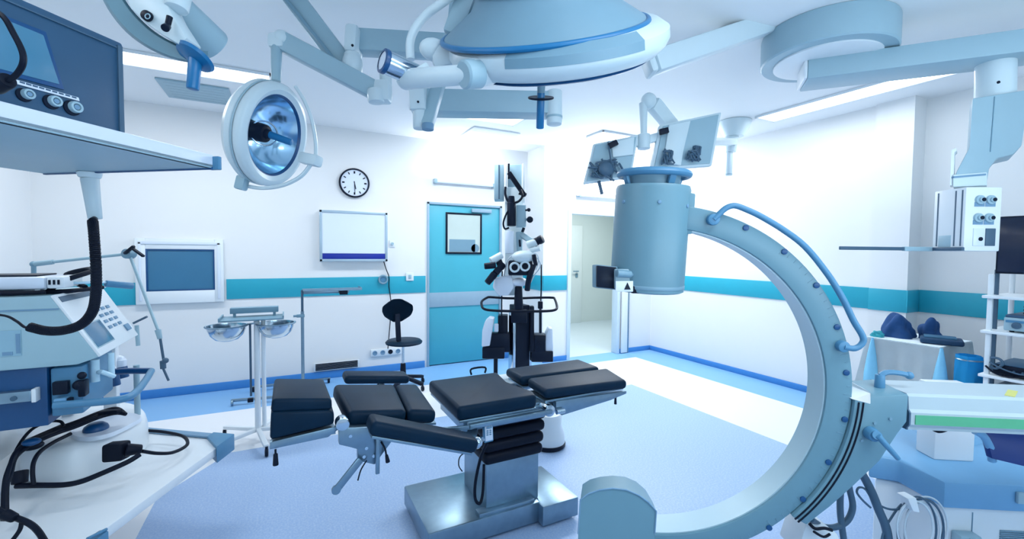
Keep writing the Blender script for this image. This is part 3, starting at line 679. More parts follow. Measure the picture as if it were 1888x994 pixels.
# x-ray tube housing at the lower end
fa = [(1063, 1090), (1066, 985), (1070, 922), (1085, 911), (1105, 904), (1130, 901), (1155, 904), (1178, 914), (1196, 927), (1210, 943), (1207, 985), (1204, 1090)]
ba = [(1070, 1050), (1072, 950), (1074, 893), (1088, 884), (1107, 879), (1130, 877), (1152, 879), (1173, 888), (1190, 903), (1203, 925), (1202, 960), (1200, 1050)]
th_ = MB().loft([dep(x, y, 1.26) for x, y in fa], [dep(x, y, 1.42) for x, y in ba])
hs = build('tube_housing', th_, M['carm'], ca, 'round-topped grey x-ray tube housing')
build('housing_seam', MB().tube([dep(x, y-.6, 1.259) for x, y in fa[1:-1]], .0022, n=6), M['print'], hs)

# ------------------------------------------------------------------ ceiling lamps
def torus(c, ax, Rr, rr, n=56, k=10): return [(Rr+rr*math.cos(a*2*math.pi/k), rr*math.sin(a*2*math.pi/k)) for a in range(k+1)]
# large lamp
f, r, dn = vframe(1003, 55); s_ = 1.55/FPX*1.02
t7 = R(7.6); im = (dn+r*.10).normalized(); ax = (im*math.cos(t7)+f*math.sin(t7)).normalized()
LC = dep(1001, 53, 1.55)
bigl = thing('surgical_lamp', 'large white round surgical lamp with blue rings and blue handle, top centre', 'surgical lamp', LC)
Rb = 183*s_
dome = build('dome', MB().lathe(LC, -ax, [(Rb*.99, 0), (Rb*.97, .012), (.245, .078), (.215, .125), (.20, .128), (.19, .16), (.12, .20), (.0, .21)], 72), M['grey'], bigl, 'grey-blue conical dome back')
build('blue_ring', MB().lathe(LC, -ax, torus(0, 0, Rb, .0095), 72), M['blue'], dome)
build('blue_ring', MB().lathe(LC, -ax, [(.222, .118), (.228, .122), (.222, .145), (.20, .146)], 60), M['blue'], dome)
BC = LC+ax*.018+r*.045
Rw = 196*s_
body = build('ring_body', MB().lathe(BC, ax, [(Rb*.80, -.02), (Rb*.98, -.022), (Rw, .0), (Rw+.004, .03), (Rw-.006, .052), (Rw-.03, .075), (Rw-.06, .084), (Rw-.14, .094), (Rw-.15, .084), (Rb*.75, .07)], 80), M['lampw'], bigl)
# darker grey strip laid on the rim as the shade of its recess
slot = MB().lathe(BC, ax, [(Rb*.98+.002, -.0235), (Rw+.0015, -.001), (Rw+.0052, .026), (Rw, .028)], 40, R(0), R(66), ref=(-f*.75+r*.66))
build('rim_slot_shade', slot, M['grey'], body)
build('gasket', MB().lathe(BC, ax, [(Rw-.062, .084), (Rw-.055, .090), (Rw-.066, .095), (Rw-.075, .088)], 72), M['navy'], body)
build('lens', MB().lathe(BC, ax, [(Rw-.07, .088), (.22, .112), (.12, .132), (0, .138)], 60), mat('lamp_glass', (.75, .88, 1.0), .1, coat=.5, noise=.05, scale=30), bigl)
hx = BC+ax*.085-r*.055+dn*.048
hd = build('handle', MB().cyl(hx+dn*.06, hx+dn*.195, .0145, .0155, bev=.004), M['blue'], bigl, 'blue sterile handle')
build('handle_stem', MB().cyl(hx, hx+dn*.065, .017, .014), M['grey'], hd)
build('handle_guard', MB().lathe(hx+dn*.082, dn, [(.012, -.002), (.048, -.004), (.050, 0), (.048, .003), (.012, .004)], 36), M['plastic'], hd)
# yoke and pivot on the left
pv = dep(868, 137, 1.36)
yk = build('yoke', MB().cyl(dep(748, 146, 1.50), pv, .034, .030, bev=.006).cyl(pv-r*.0, dep(902, 128, 1.42), .043, .048, bev=.006)
      .sph(dep(750, 146, 1.51), .036).beam(dep(752, 146, 1.48), dep(790, 122, 1.5), .03, .03, .008).beam(dep(800, 115, 1.62), dep(870, 100, 1.60), .10, .09, .03), M['lampw'], bigl)
fv = (pv-CAM).normalized()
build('pivot_cap', MB().lathe(pv, -r*.75-fv*.65+dn*.05, [(0, .030), (.036, .030), (.043, .024), (.044, -.03)], 40), M['armw'], yk)
build('yoke_knuckle', MB().sph(dep(800, 92, 1.60), .045, (1.2, .8, .9)), M['lampw'], yk)
build('curved_tube', MB().tube([dep(757, 110, 1.66), dep(756, 80, 1.66), dep(764, 55, 1.65), dep(785, 28, 1.64), dep(812, 8, 1.62), dep(850, -20, 1.60)], .016, n=12, smooth=7), M['lampw'], bigl)
build('mount_post', MB().beam(dep(835, 68, 1.66), dep(880, -60, 1.66), .075, .06, .012, up=FW).cyl(dep(880, -60, 1.66), V((dep(880, -60, 1.66).x, dep(880, -60, 1.66).y, CEIL)), .05), M['armw'], bigl)
# camera cylinder
a_, b_ = dep(706, 112, 1.44), dep(768, 141, 1.52); cx_ = (b_-a_).normalized()
cam_ = build('camera_cylinder', MB().lathe(a_, cx_, [(.030, 0), (.0375, .004), (.0385, .02), (.0385, .125), (.034, .14), (0, .142)], 36), M['chrome'], bigl, 'chromed cylinder with dark ringed lens')
build('lens_ring', MB().lathe(a_, cx_, [(.030, -.004), (.0395, -.002), (.0405, .006), (.0395, .012), (.030, .012)], 36), M['navy'], cam_)
build('lens_glass', MB().cyl(a_+cx_*.002, a_-cx_*.0015, .031, n=36), M['viewer'], cam_)
# V shaped folded arm below the yoke
t = thing('folded_lamp_arm', 'short folded white arm hanging below the chromed camera cylinder', 'ceiling arm', dep(785, 200, 2.0))
build('post', MB().cyl(dep(774, 150, 2.0), dep(774, 238, 2.0), .033, .030, bev=.006).beam(dep(770, 152, 1.99), dep(772, 205, 1.99), .07, .06, .01, up=FW), M['lampw'], t)
build('spring_arm', MB().beam(dep(812, 145, 2.05), dep(786, 234, 2.0), .055, .06, .008, up=FW), M['armw'], t)
build('knuckle', MB().cyl(dep(789, 228, 1.96), dep(789, 240, 1.96), .026, bev=.003), M['print'], t)
build('upper_link', MB().beam(dep(812, 145, 2.05), dep(838, 40, 2.1), .055, .06, .008, up=FW).beam(dep(838, 45, 2.1), dep(846, -40, 2.12), .06, .06, .008, up=FW), M['armw'], t)
p = dep(771, 188, 1.955); build('screw', MB().cyl(p, p-FW*.004, .005, n=10), M['plastic'], t)

# boom arms of the small dish lamp
t = thing('ceiling_boom', 'white diagonal lamp boom coming down from ceiling to the central knuckle, left of large lamp', 'ceiling arm', dep(650, 130, 2.55))
build('boom', MB().beam(dep(528, -22, 2.5), dep(641, 128, 2.52), .115, .10, .012, up=FW), M['armw'], t)
build('boom_side', MB().beam(dep(520, -10, 2.455), dep(634, 132, 2.475), .02, .06, .004, up=FW), M['grey'], t)
build('knuckle', MB().cyl(dep(650, 98, 2.45), dep(650, 140, 2.45), .045, .045, bev=.012).sph(dep(650, 120, 2.45), .07, (.8, .8, 1.1)), M['lampw'], t)
build('cross_arm', MB().beam(dep(652, 78, 2.5), dep(830, 88, 2.55), .11, .125, .012), M['armw'], t)
build('cross_arm_cap', MB().beam(dep(641, 76, 2.46), dep(664, 78, 2.46), .13, .15, .02), M['lampw'], t)
p = dep(650, 84, 2.38); build('screw', MB().cyl(p, p-FW*.004, .007, n=12), M['plastic'], t)
build('hanger', MB().cyl(dep(711, 100, 2.5), dep(711, 185, 2.5), .034, bev=.008), M['lampw'], t)
sl = thing('dish_lamp', 'small round surgical lamp with mirrored bowl hanging on its own arm, left of the clock', 'surgical lamp', dep(497, 243, 2.3))
build('spring_arm', MB().beam(dep(700, 172, 2.46), dep(520, 77, 2.34), .10, .085, .015, up=FW), M['armw'], sl)
build('arm_elbow', MB().beam(dep(706, 150, 2.45), dep(706, 190, 2.45), .09, .09, .02, up=FW).cyl(dep(692, 165, 2.42), dep(694, 190, 2.42), .045, bev=.012), M['lampw'], sl)
build('arm_elbow', MB().beam(dep(513, 64, 2.33), dep(513, 92, 2.33), .085, .08, .02, up=FW).sph(dep(520, 72, 2.33), .045), M['lampw'], sl)
build('drop_tube', MB().cyl(dep(510, 85, 2.32), dep(509, 150, 2.32), .027, .024, bev=.004), M['armw'], sl)
LC = dep(492, 247, 2.3); f, r, dn = vframe(492, 247)
im = (r*.97+dn*.26).normalized(); ax = (im*math.sin(R(54))-f*math.cos(R(54))).normalized(); Rr = .268
LB = LC-ax*.035
sh = build('lamp_shell', MB().lathe(LB, ax, [(0, -.085), (.10, -.08), (.19, -.055), (.245, -.02), (Rr-.01, .0), (Rr, .012), (Rr, .035), (Rr-.006, .042), (Rr-.006, .052), (Rr-.002, .058), (Rr-.002, .085), (Rr-.012, .098), (Rr-.035, .104), (.228, .100), (.205, .088), (.203, .078)], 72), M['lampw'], sl)
build('rim_groove', MB().lathe(LB, ax, [(Rr-.001, .041), (Rr+.001, .043), (Rr+.001, .050), (Rr-.001, .052)], 64), M['armw'], sh)
build('reflector', MB().lathe(LB, ax, [(.204, .080), (.185, .03), (.15, -.01), (.10, -.04), (.04, -.05), (0, -.05)], 48), M['reflector'], sl, 'mirror bowl reflector')
build('dark_rim', MB().lathe(LB, ax, [(.198, .078), (.204, .088), (.209, .0905), (.206, .078)], 60), M['navy'], sh)
build('bulb_housing', MB().cyl(LB-ax*.05, LB+ax*.035, .052, .046, bev=.008).cyl(LB+ax*.03, LB+ax*.055, .03, .024, bev=.004), M['plastic'], sl, 'black bulb housing')
build('lamp_cage', MB().tube([LB+ax*.02+(r*math.cos(a)+dn*math.sin(a))*.062 for a in [k*math.pi/6 for k in range(12)]], .004, closed=True, smooth=3), M['chrome'], sl)
hdir = (ax*.85+dn*.18+r*.2).normalized()
build('handle', MB().cyl(LB+ax*.05, LB+ax*.05+hdir*.12, .020, .017, bev=.005), M['blue'], sl, 'blue sterile handle')
ear = LB+r*.22+dn*.13+ax*.04
yk = [dep(545, 160, 2.26), dep(562, 188, 2.24), dep(575, 222, 2.22), dep(582, 262, 2.2), dep(582, 292, 2.19)]
build('wire_yoke', MB().tube(yk, .009, smooth=6).tube([dep(575, 300, 2.18), dep(555, 325, 2.18), dep(520, 342, 2.2), dep(480, 347, 2.24), dep(443, 340, 2.3)], .010, smooth=6), M['lampw'], sl)
build('yoke_block', MB().beam(dep(556, 291, 2.2), dep(589, 298, 2.16), .055, .055, .012, up=FW), M['lampw'], sl)
build('bottom_block', MB().beam(dep(449, 325, 2.25), dep(443, 350, 2.25), .05, .05, .01, up=FW), M['armw'], sl)

# top left lamp part: curved rim with motor housing and blue handle
t = thing('surgical_lamp', 'curved grey surgical lamp edge with motor cylinder and blue handle, top left corner', 'surgical lamp', dep(300, 60, 1.45))
CX, CY, RP = 390, -100, 207
def rimpts(rp, a0, a1, n, d0, d1): return [dep(CX+rp*math.cos(R(a0+(a1-a0)*i/n)), CY+rp*math.sin(R(a0+(a1-a0)*i/n)), d0+(d1-d0)*i/n) for i in range(n+1)]
rm = MB(); tt = bmesh.new(); rings = []
for i in range(33):
    a = R(205-(205-92)*i/32); k = 1.40+.1*i/32; wdt = 1.0-.35*max(0, (i-20)/12)
    P4 = []
    for rp, dd in ((RP+17*wdt, 0), (RP+12*wdt, -.012), (RP-14*wdt, -.012), (RP-19*wdt, 0), (RP-19*wdt, .09), (RP+15*wdt, .09)): P4.append(tt.verts.new(dep(CX+rp*math.cos(a), CY+rp*math.sin(a), k+dd)))
    rings.append(P4)
for A, B in zip(rings, rings[1:]):
    for k in range(6): tt.faces.new((A[k], A[(k+1) % 6], B[(k+1) % 6], B[k]))
tt.faces.new(rings[0][::-1]); tt.faces.new(rings[-1]); bmesh.ops.recalc_face_normals(tt, faces=tt.faces); rm._add(tt)
build('rim', rm, M['carm'], t, 'curved blue-grey rim')
pn = build('switch_panel', MB().prism([dep(x, y, 1.42) for x, y in ((222, -30), (240, 15), (268, 42), (300, 65), (330, 82), (345, 70), (318, 28), (290, -30))], FW*.07, .006), M['lampw'], t)
f, r, dn = vframe(272, 30)
q = dep(272, 30, 1.415); build('dial', MB().cyl(q+FW*.005, q-FW*.012, .017, .015, n=28, bev=.003), M['plastic'], pn, 'black round dial')
q = dep(272, 30, 1.403); build('dial_ring', MB().lathe(q, -FW, [(.006, 0), (.008, .002), (.010, 0)], 20), M['armw'], pn)
build('toggle', MB().cyl(dep(313, 30, 1.40), dep(309, 48, 1.40), .009, .008, bev=.002).cyl(dep(309, 48, 1.40), dep(304, 52, 1.38), .010, .012, bev=.003), M['plastic'], pn)
build('elbow', MB().cyl(dep(338, -60, 1.46), V((dep(338, -60, 1.46).x, dep(338, -60, 1.46).y, CEIL)), .04).cyl(dep(338, -60, 1.46), dep(325, 18, 1.44), .040, .034, bev=.008), M['lampw'], t)
build('motor_housing', MB().cyl(dep(262, -40, 1.48), dep(398, 88, 1.72), .062, .066, bev=.014, n=40), M['armw'], t, 'grey motor cylinder')
hq = dep(361, 103, 1.47); dax = (dep(355, 160, 1.47)-hq).normalized()
hb = build('handle_base', MB().lathe(hq+dax*.002, (dax*.9+r*-.35-FW*.3), [(0, -.01), (.045, -.008), (.060, 0), (.055, .010), (.02, .018), (0, .018)], 40), M['blue'], t, 'blue handle flange')
build('handle_grip', MB().cyl(hq+dax*.005, dep(355, 165, 1.47), .0205, .0185, bev=.004), M['blue'], t, 'blue sterile handle')

# background booms
t = thing('ceiling_boom', 'grey horizontal boom with round end, behind the blue handle of the large lamp', 'ceiling arm', dep(1000, 200, 2.9))
build('boom', MB().beam(dep(760, 190, 2.9), dep(1012, 195, 2.95), .16, .145, .01), M['armw'], t)
build('end_cylinder', MB().cyl(dep(1022, 168, 2.9), dep(1022, 230, 2.9), .052, bev=.010, n=32), M['lampw'], t)
build('end_collar', MB().cyl(dep(1022, 215, 2.9), dep(1022, 219, 2.9), .054, n=32), M['armw'], t)
t = thing('ceiling_boom', 'pale boom running from the round ceiling mount towards the large lamp', 'ceiling arm', dep(1200, 120, 2.7))
build('boom', MB().beam(dep(1200, 118, 2.62), dep(1435, 38, 2.95), .14, .13, .02), M['lampw'], t)
build('end_cap', MB().beam(dep(1190, 122, 2.62), dep(1204, 117, 2.62), .145, .135, .03), M['lampw'], t)

# right ceiling mount and supply pendant
pc = on(1522, 112, 'Z', 2.84)
t = thing('ceiling_pendant', 'white ceiling supply pendant with round mount, long arm and socket box, upper right', 'supply pendant', (pc.x, pc.y, CEIL))
build('mount_disc', MB().lathe((pc.x, pc.y, CEIL-.002), (0, 0, -1), [(0, 0), (.375, 0), (.378, .01), (.378, .18), (.37, .19), (0, .19)], 72), M['armw'], t)
build('mount_hub', MB().lathe((pc.x, pc.y, CEIL-.19), (0, 0, -1), [(.30, 0), (.30, .012), (.26, .02), (0, .02)], 60), M['white'], t)
B0, B1 = dep(1482, 140, 2.98), dep(1888, 83, 2.55); B1.z = B0.z; bd = (B1-B0).normalized()
build('arm', MB().beam(B0, B0+bd*2.2, .26, .13, .008), M['armw'], t)
build('arm_end', MB().beam(B0-bd*.02, B0+bd*.002, .25, .12, .02), M['white'], t)
build('arm_neck', MB().cyl((pc.x, pc.y, CEIL-.20), (pc.x, pc.y, B0.z), .10), M['armw'], t)
build('column', MB().cyl(dep(1836, 100, 2.62), dep(1834, 185, 2.62), .088, n=40), M['lampw'], t)
q = dep(1840, 152, 2.50); build('screw', MB().cyl(q, q-FW*.006, .008, n=12), M['plastic'], t)
fh = (dep(1820, 250, 2.5)-CAM); fh.z = 0; fh.normalize()
hz = [(1793, 181), (1888, 166), (1898, 168), (1884, 268), (1868, 285), (1838, 292), (1824, 310), (1820, 334), (1760, 336), (1763, 318), (1787, 272)]
build('housing', MB().prism([dep(x, y, 2.5) for x, y in hz], fh*.24-RT*.02, .008), M['armw'], t)
build('housing_seam', MB().beam(dep(1834, 178, 2.498), dep(1826, 280, 2.498), .004, .003, 0, up=FW), M['grey'], t)
build('collar', MB().prism([dep(x, y, 2.49) for x, y in ((1757, 322), (1820, 317), (1820, 342), (1757, 345))], fh*.2, .006), M['lampw'], t)
build('collar_gap', MB().prism([dep(x, y, 2.486) for x, y in ((1759, 325), (1818, 320), (1818, 323), (1759, 328))], FW*.02), M['print'], t)
build('side_bracket', MB().prism([dep(x, y, 2.5) for x, y in ((1754, 276), (1763, 272), (1764, 278), (1760, 281), (1758, 342), (1751, 342))], fh*.10, .003), M['white'], t)
# socket box, corner towards the room
ce = dep(1779, 403, 2.42); zt_, zb_ = dep(1779, 345, 2.42).z, dep(1779, 463, 2.42).z
rh = V((fh.y, -fh.x, 0)); va = (-rh*.72+fh*.7).normalized(); vb = (rh*.72+fh*.7).normalized(); LA, LBx = .185, .190
P_ = [V((ce.x, ce.y, zb_)), V((ce.x, ce.y, zb_))+vb*LBx, V((ce.x, ce.y, zb_))+vb*LBx+va*LA, V((ce.x, ce.y, zb_))+va*LA]
hbx = build('socket_box', MB().prism(P_, (0, 0, zt_-zb_), .006), M['white'], t)
nA = va.cross(V((0, 0, 1))).normalized(); nA = nA if nA.dot(FW) < 0 else -nA
nB = vb.cross(V((0, 0, 1))).normalized(); nB = nB if nB.dot(FW) < 0 else -nB
Hb = zt_-zb_
def onA(u, w_): return P_[0]+va*(LA*u)+V((0, 0, Hb*w_))
def onB(u, w_): return P_[0]+vb*(LBx*u)+V((0, 0, Hb*w_))
for u in (.10, .30, .86): build('rail_slot', MB().obox(onA(u, .52)+nA*.002, va, nA, V((0, 0, 1)), .004, .003, Hb*.44), M['hose'], hbx)
build('outlet', MB().obox(onA(.60, .16)+nA*.003, va, nA, V((0, 0, 1)), .038, .004, .034, .002), M['armw'], hbx)
build('outlet_hole', MB().obox(onA(.60, .16)+nA*.007, va, nA, V((0, 0, 1)), .016, .003, .014, .002), M['plastic'], hbx)
for u, w_ in ((.38, .80), (.68, .80), (.36, .52), (.66, .52)):
    build('gas_outlet', MB().lathe(onB(u, w_), nB, [(0, .018), (.012, .018), (.013, .010), (.024, .010), (.026, 0)], 24), M['armw'], hbx)
    build('outlet_core', MB().cyl(onB(u+.03, w_)+nB*.012, onB(u+.03, w_)+nB*.021, .010, n=18), M['plastic'], hbx)
    build('outlet_plate', MB().obox(onB(u, w_-.07)+nB*.001, vb, nB, V((0, 0, 1)), .026, .0015, .012), M['print'], hbx)
build('socket_panel', MB().obox(onB(.72, .22)+nB*.001, vb, nB, V((0, 0, 1)), .026, .003, .048, .002), M['hose'], hbx)
build('socket_panel', MB().obox(onB(.40, .22)+nB*.001, vb, nB, V((0, 0, 1)), .030, .003, .048, .002), M['viewer'], hbx)
build('socket_hole', MB().cyl(onB(.44, .19)+nB*.003, onB(.44, .19)+nB*.007, .011, n=18), M['plastic'], hbx)
rA = P_[3]+V((0, 0, .012)); rB = dep(1548, 456, 2.5); rB.z = rA.z
build('instrument_rod', MB().beam(P_[0]+V((0, 0, .012)), rA, .02, .02, .003).beam(rA, rB, .012, .020, .003), M['hose'], t, 'long thin dark rod pointing left')
build('rod_joint', MB().beam(rA, rA+(rB-rA)*.32, .022, .026, .004), M['armw'], t)

# small ceiling anchor on the right
q = on(1354, 224, 'Z', 3.028)
t = thing('ceiling_anchor', 'white cone ceiling anchor with short stem right of the twin screens', 'ceiling mount', (q.x, q.y, CEIL))
build('cone', MB().lathe((q.x, q.y, CEIL-.001), (0, 0, -1), [(0, 0), (.17, 0), (.175, .012), (.16, .06), (.10, .17), (0, .175)], 40), M['lampw'], t)
build('stem', MB().cyl((q.x-.02, q.y+.02, CEIL-.16), (q.x-.02, q.y+.02, CEIL-.34), .075, .055, bev=.006).cyl((q.x-.03, q.y+.03, CEIL-.34), (q.x-.03, q.y+.03, CEIL-.60), .038, bev=.005), M['lampw'], t)
build('stem_ring', MB().cyl((q.x-.03, q.y+.03, CEIL-.58), (q.x-.03, q.y+.03, CEIL-.59), .040), M['armw'], t)

# twin screens seen from behind
tw = thing('screen_arm', 'white jointed ceiling arm carrying two screens seen from behind, above the blue grip ring', 'ceiling arm', dep(1187, 250, 3.2))
build('spring_arm', MB().beam(dep(1203, 190, 3.2), dep(1262, 262, 3.5), .10, .085, .015, up=FW), M['lampw'], tw)
build('ceiling_link', MB().beam(dep(1262, 262, 3.5), dep(1352, 262, 4.86), .09, .07, .01), M['lampw'], tw)
build('elbow', MB().sph(dep(1196, 186, 3.18), .052, (1.1, 1, 1.1)), M['lampw'], tw)
build('drop_tube', MB().cyl(dep(1186, 190, 3.18), dep(1187, 258, 3.18), .030, .022, bev=.004), M['lampw'], tw)
build('cross_bar', MB().beam(dep(1130, 275, 3.18), dep(1240, 246, 3.18), .06, .06, .01).cyl(dep(1187, 248, 3.16), dep(1187, 275, 3.16), .045, bev=.006), M['lampw'], tw)
def screen(q, lab, extra):
    P4 = [dep(x, y, 3.14) for x, y in q]; t = build('monitor', MB().prism(P4, FW*.05, .010), M['lampw'], tw, lab)
    c4 = sum(P4, V((0, 0, 0)))/4; P5 = [c4+(p-c4)*.90-FW*.012 for p in P4]; build('back_cover', MB().prism(P5, FW*.012, .004), M['armw'], t)
    return t, c4
t, c4 = screen([(1094, 265), (1178, 248), (1164, 327), (1076, 339)], 'left screen seen from its back with a nest of dark cables', 0)
build('mount_plate', MB().prism([dep(x, y, 3.11) for x, y in ((1128, 262), (1170, 252), (1168, 285), (1130, 290))], FW*.03, .006), M['lampw'], t)
cb_ = MB(); rr = random.Random(3)
for k in range(14):
    x, y = 1090+rr.random()*48, 300+rr.random()*22
    cb_.tube([dep(x+rr.uniform(-16, 16), y+rr.uniform(-12, 12), 3.07+rr.random()*.03) for _ in range(6)], .007, smooth=5, n=6)
cb_.sph(dep(1118, 312, 3.08), .06, (1.1, .6, .9)); build('cables', cb_, M['hose'], t, 'tangle of dark cables')
build('latch', MB().beam(dep(1122, 270, 3.09), dep(1138, 262, 3.09), .03, .04, .005), M['plastic'], t)
build('cable_down', MB().tube([dep(1121, 262, 3.09), dep(1124, 280, 3.08), dep(1127, 300, 3.08)], .006, smooth=4), M['hose'], t)
build('screen_handle', MB().beam(dep(1104, 334, 3.12), dep(1110, 358, 3.1), .022, .022, .004, up=FW), M['hose'], t)
t, c4 = screen([(1217, 230), (1331, 206), (1313, 306), (1199, 314)], 'right screen seen from its back with a pale mounting plate', 0)
build('mount_plate', MB().prism([dep(x, y, 3.11) for x, y in ((1234, 230), (1274, 222), (1260, 280), (1256, 305), (1240, 302), (1226, 278))], FW*.03, .006), M['lampw'], t)
cb_ = MB()
for k in range(14):
    x, y = (1225+rr.random()*12, 290) if k % 2 else (1270+rr.random()*12, 285)
    cb_.tube([dep(x+rr.uniform(-9, 14), y+rr.uniform(-14, 14), 3.07+rr.random()*.03) for _ in range(6)], .006, smooth=5, n=6)
cb_.box(c4+V((.03, -.06, -.09)), c4+V((.11, -.02, -.02)), .01); build('cables', cb_, M['hose'], t, 'loops of dark cable')
build('latch', MB().beam(dep(1216, 244, 3.09), dep(1232, 240, 3.09), .03, .04, .005), M['plastic'], t)

# ------------------------------------------------------------------ upper left shelf and patient monitor
SK = V((-.21, 1.77, 1.82)); e1 = V((-.62, -.785, 0)).normalized(); e2 = V((-.785, .62, 0)).normalized()
sh = thing('pendant_shelf', 'grey-white hanging equipment shelf under the slate patient monitor, upper left', 'shelf', SK+e1*.4+e2*.35)
build('shelf_plate', MB().prism([SK, SK+e1*.95, SK+e1*.95+e2*.72, SK+e2*.72], (0, 0, .014), .003), M['armw'], sh)
build('front_lip', MB().prism([SK, SK+e1*.95, SK+e1*.95+e2*.02, SK+e2*.02], (0, 0, .045), .004), M['viewer'], sh)
build('far_lip', MB().prism([SK-V((0, 0, .004)), SK+e2*.72-V((0, 0, .004)), SK+e2*.72+e1*.012-V((0, 0, .004)), SK+e1*.012-V((0, 0, .004))], (0, 0, .010), .002), M['navy'], sh)
build('corner_clip', MB().obox(SK+V((.002, 0, .018)), e2, e1, V((0, 0, 1)), .020, .008, .022, .003), M['midblue'], sh, 'blue corner clip')
q = dep(165, 318, 1.56)
build('socket_post', MB().cyl((q.x, q.y, 1.82), (q.x, q.y, 1.80), .036, .030, bev=.004).cyl((q.x, q.y, 1.80), (q.x+.012, q.y, 1.655), .026, .020, bev=.003), M['lampw'], sh)
qq = SK+e1*.85+e2*.62; build('carrier_tube', MB().cyl((qq.x, qq.y, 1.834), (qq.x, qq.y, CEIL), .05), M['armw'], sh)
q0 = V((q.x+.012, q.y, 1.655))
ph = [q0, dep(171, 408, 1.53), dep(173, 430, 1.52), dep(177, 490, 1.5), dep(177, 540, 1.49), dep(170, 575, 1.48), (dep(150, 598, 1.47)), dep(118, 609, 1.46), dep(85, 610, 1.45), dep(55, 603, 1.44)]
path = spline(ph[1:], 40); hl = MB(); pts = []; acc = 0
prev = None; u_ = None
turns = 150
for i, p in enumerate(path):
    tg = (path[min(i+1, len(path)-1)]-path[max(i-1, 0)]).normalized()
    u_ = tg.orthogonal().normalized() if u_ is None else (u_-tg*u_.dot(tg)).normalized()
    w_ = tg.cross(u_)
    if i < len(path)-1:
        for j in range(4):
            tt_ = (i+j/4)/(len(path)-1); a = tt_*turns*2*math.pi; pp = p.lerp(path[i+1], j/4); pts.append(pp+(u_*math.cos(a)+w_*math.sin(a))*.0115)
hs = thing('coiled_cord', 'thick black coiled cord hanging from the shelf post down to the left', 'cord', ph[4])
build('coil', MB().tube(pts, .0042, n=6), M['rubber'], hs)
build('core', MB().tube(path, .0105, n=10), M['rubber'], hs)
build('plug', MB().cyl(q0+V((0, 0, .004)), ph[1], .008, .013, bev=.003), M['rubber'], hs)
build('tail', MB().tube([ph[-1], dep(45, 603, 1.44), dep(30, 592, 1.45), dep(8, 582, 1.46), dep(-40, 578, 1.48)], .004, smooth=6), M['rubber'], hs)

pm = thing('patient_monitor', 'slate blue patient monitor with three round sockets standing on the hanging shelf', 'patient monitor', V((-.6, 1.6, 1.834)))
MC = on(232, 245, 'Z', 1.868); MC.z = 1.834
fn_ = V((.785, -.62, 0)).normalized()
hM = .275
Pm = [MC, MC+e1*.62, MC+e1*.62+e2*.22, MC+e2*.22]
# move the monitor so its front lies a little inside the shelf edge
build('case', MB().prism(Pm, (0, 0, hM), .008), M['monitorf'], pm)
def onM(u, w_, o_=0): return MC+e1*u+V((0, 0, w_))+fn_*o_
zz = V((0, 0, 1))
build('fascia_rim', MB().obox(onM(.012, hM/2, .002), e1, fn_, zz, .006, .003, hM/2-.012, .001).obox(onM(.28, hM-.02, .002), e1, fn_, zz, .26, .002, .0015), M['hose'], pm)
def pM(x, y, o_=0):            # point of the fascia plane seen in this direction
    v_ = ray(x, y); return CAM+v_*((MC-CAM).dot(fn_)/v_.dot(fn_))+fn_*o_
build('screen_frame', MB().prism([pM(-60, -8, .001), pM(14, 32, .001), pM(82, 59, .001), pM(116, 166, .001), pM(-60, 120, .001)], fn_*.004, .001), M['navy'], pm)
build('screen', MB().prism([pM(-60, -2, .003), pM(10, 38, .003), pM(76, 65, .003), pM(106, 156, .003), pM(-60, 113, .003)], fn_*.004, .001), M['screen'], pm, 'dull blue screen')
build('label_strip', MB().prism([pM(28, 147, .001), pM(143, 180, .001), pM(145, 187, .001), pM(28, 155, .001)], fn_*.003, .001), M['viewer'], pm, 'white label strip')
kk = MB()
for k in range(9): kk.obox(pM(38+k*12, 152.5+k*3.4, .005), e1, fn_, zz, .0045, .0006, .0015)
build('strip_print', kk, M['monitorf'], pm)
for x, y, r_ in ((47, 174, .0115), (97, 187, .0128), (135, 198, .0140)):
    q_ = pM(x, y, .002)
    s1 = build('socket', MB().lathe(q_, fn_, [(0, .006), (r_*.55, .006), (r_*.6, .012), (r_*.92, .012), (r_, .008), (r_*1.02, 0)], 28), M['armw'], pm)
    build('socket_core', MB().lathe(q_, fn_, [(0, .011), (r_*.42, .011), (r_*.50, .006)], 20), M['print'], s1)
    build('socket_shade', MB().lathe(q_+e1*.004-zz*.003-fn_*.001, fn_, [(0, .003), (r_*1.25, .003), (r_*1.3, 0)], 24), M['plastic'], s1)
t = thing('monitor_lead', 'black looped lead with plug in front of the monitor screen, top left corner', 'cable', dep(10, 150, .85))
build('lead', MB().tube([dep(-30, 10, .84), dep(5, 30, .83), dep(25, 62, .83), dep(41, 95, .83), (dep(42, 118, .83)), dep(30, 138, .84), dep(12, 150, .85)], .0050, smooth=8), M['rubber'], t)
build('plug', MB().cyl(dep(16, 147, .85), dep(-10, 160, .86), .014, .016, bev=.004).cyl(dep(-5, 155, .86), dep(-30, 172, .87), .011), M['rubber'], t)

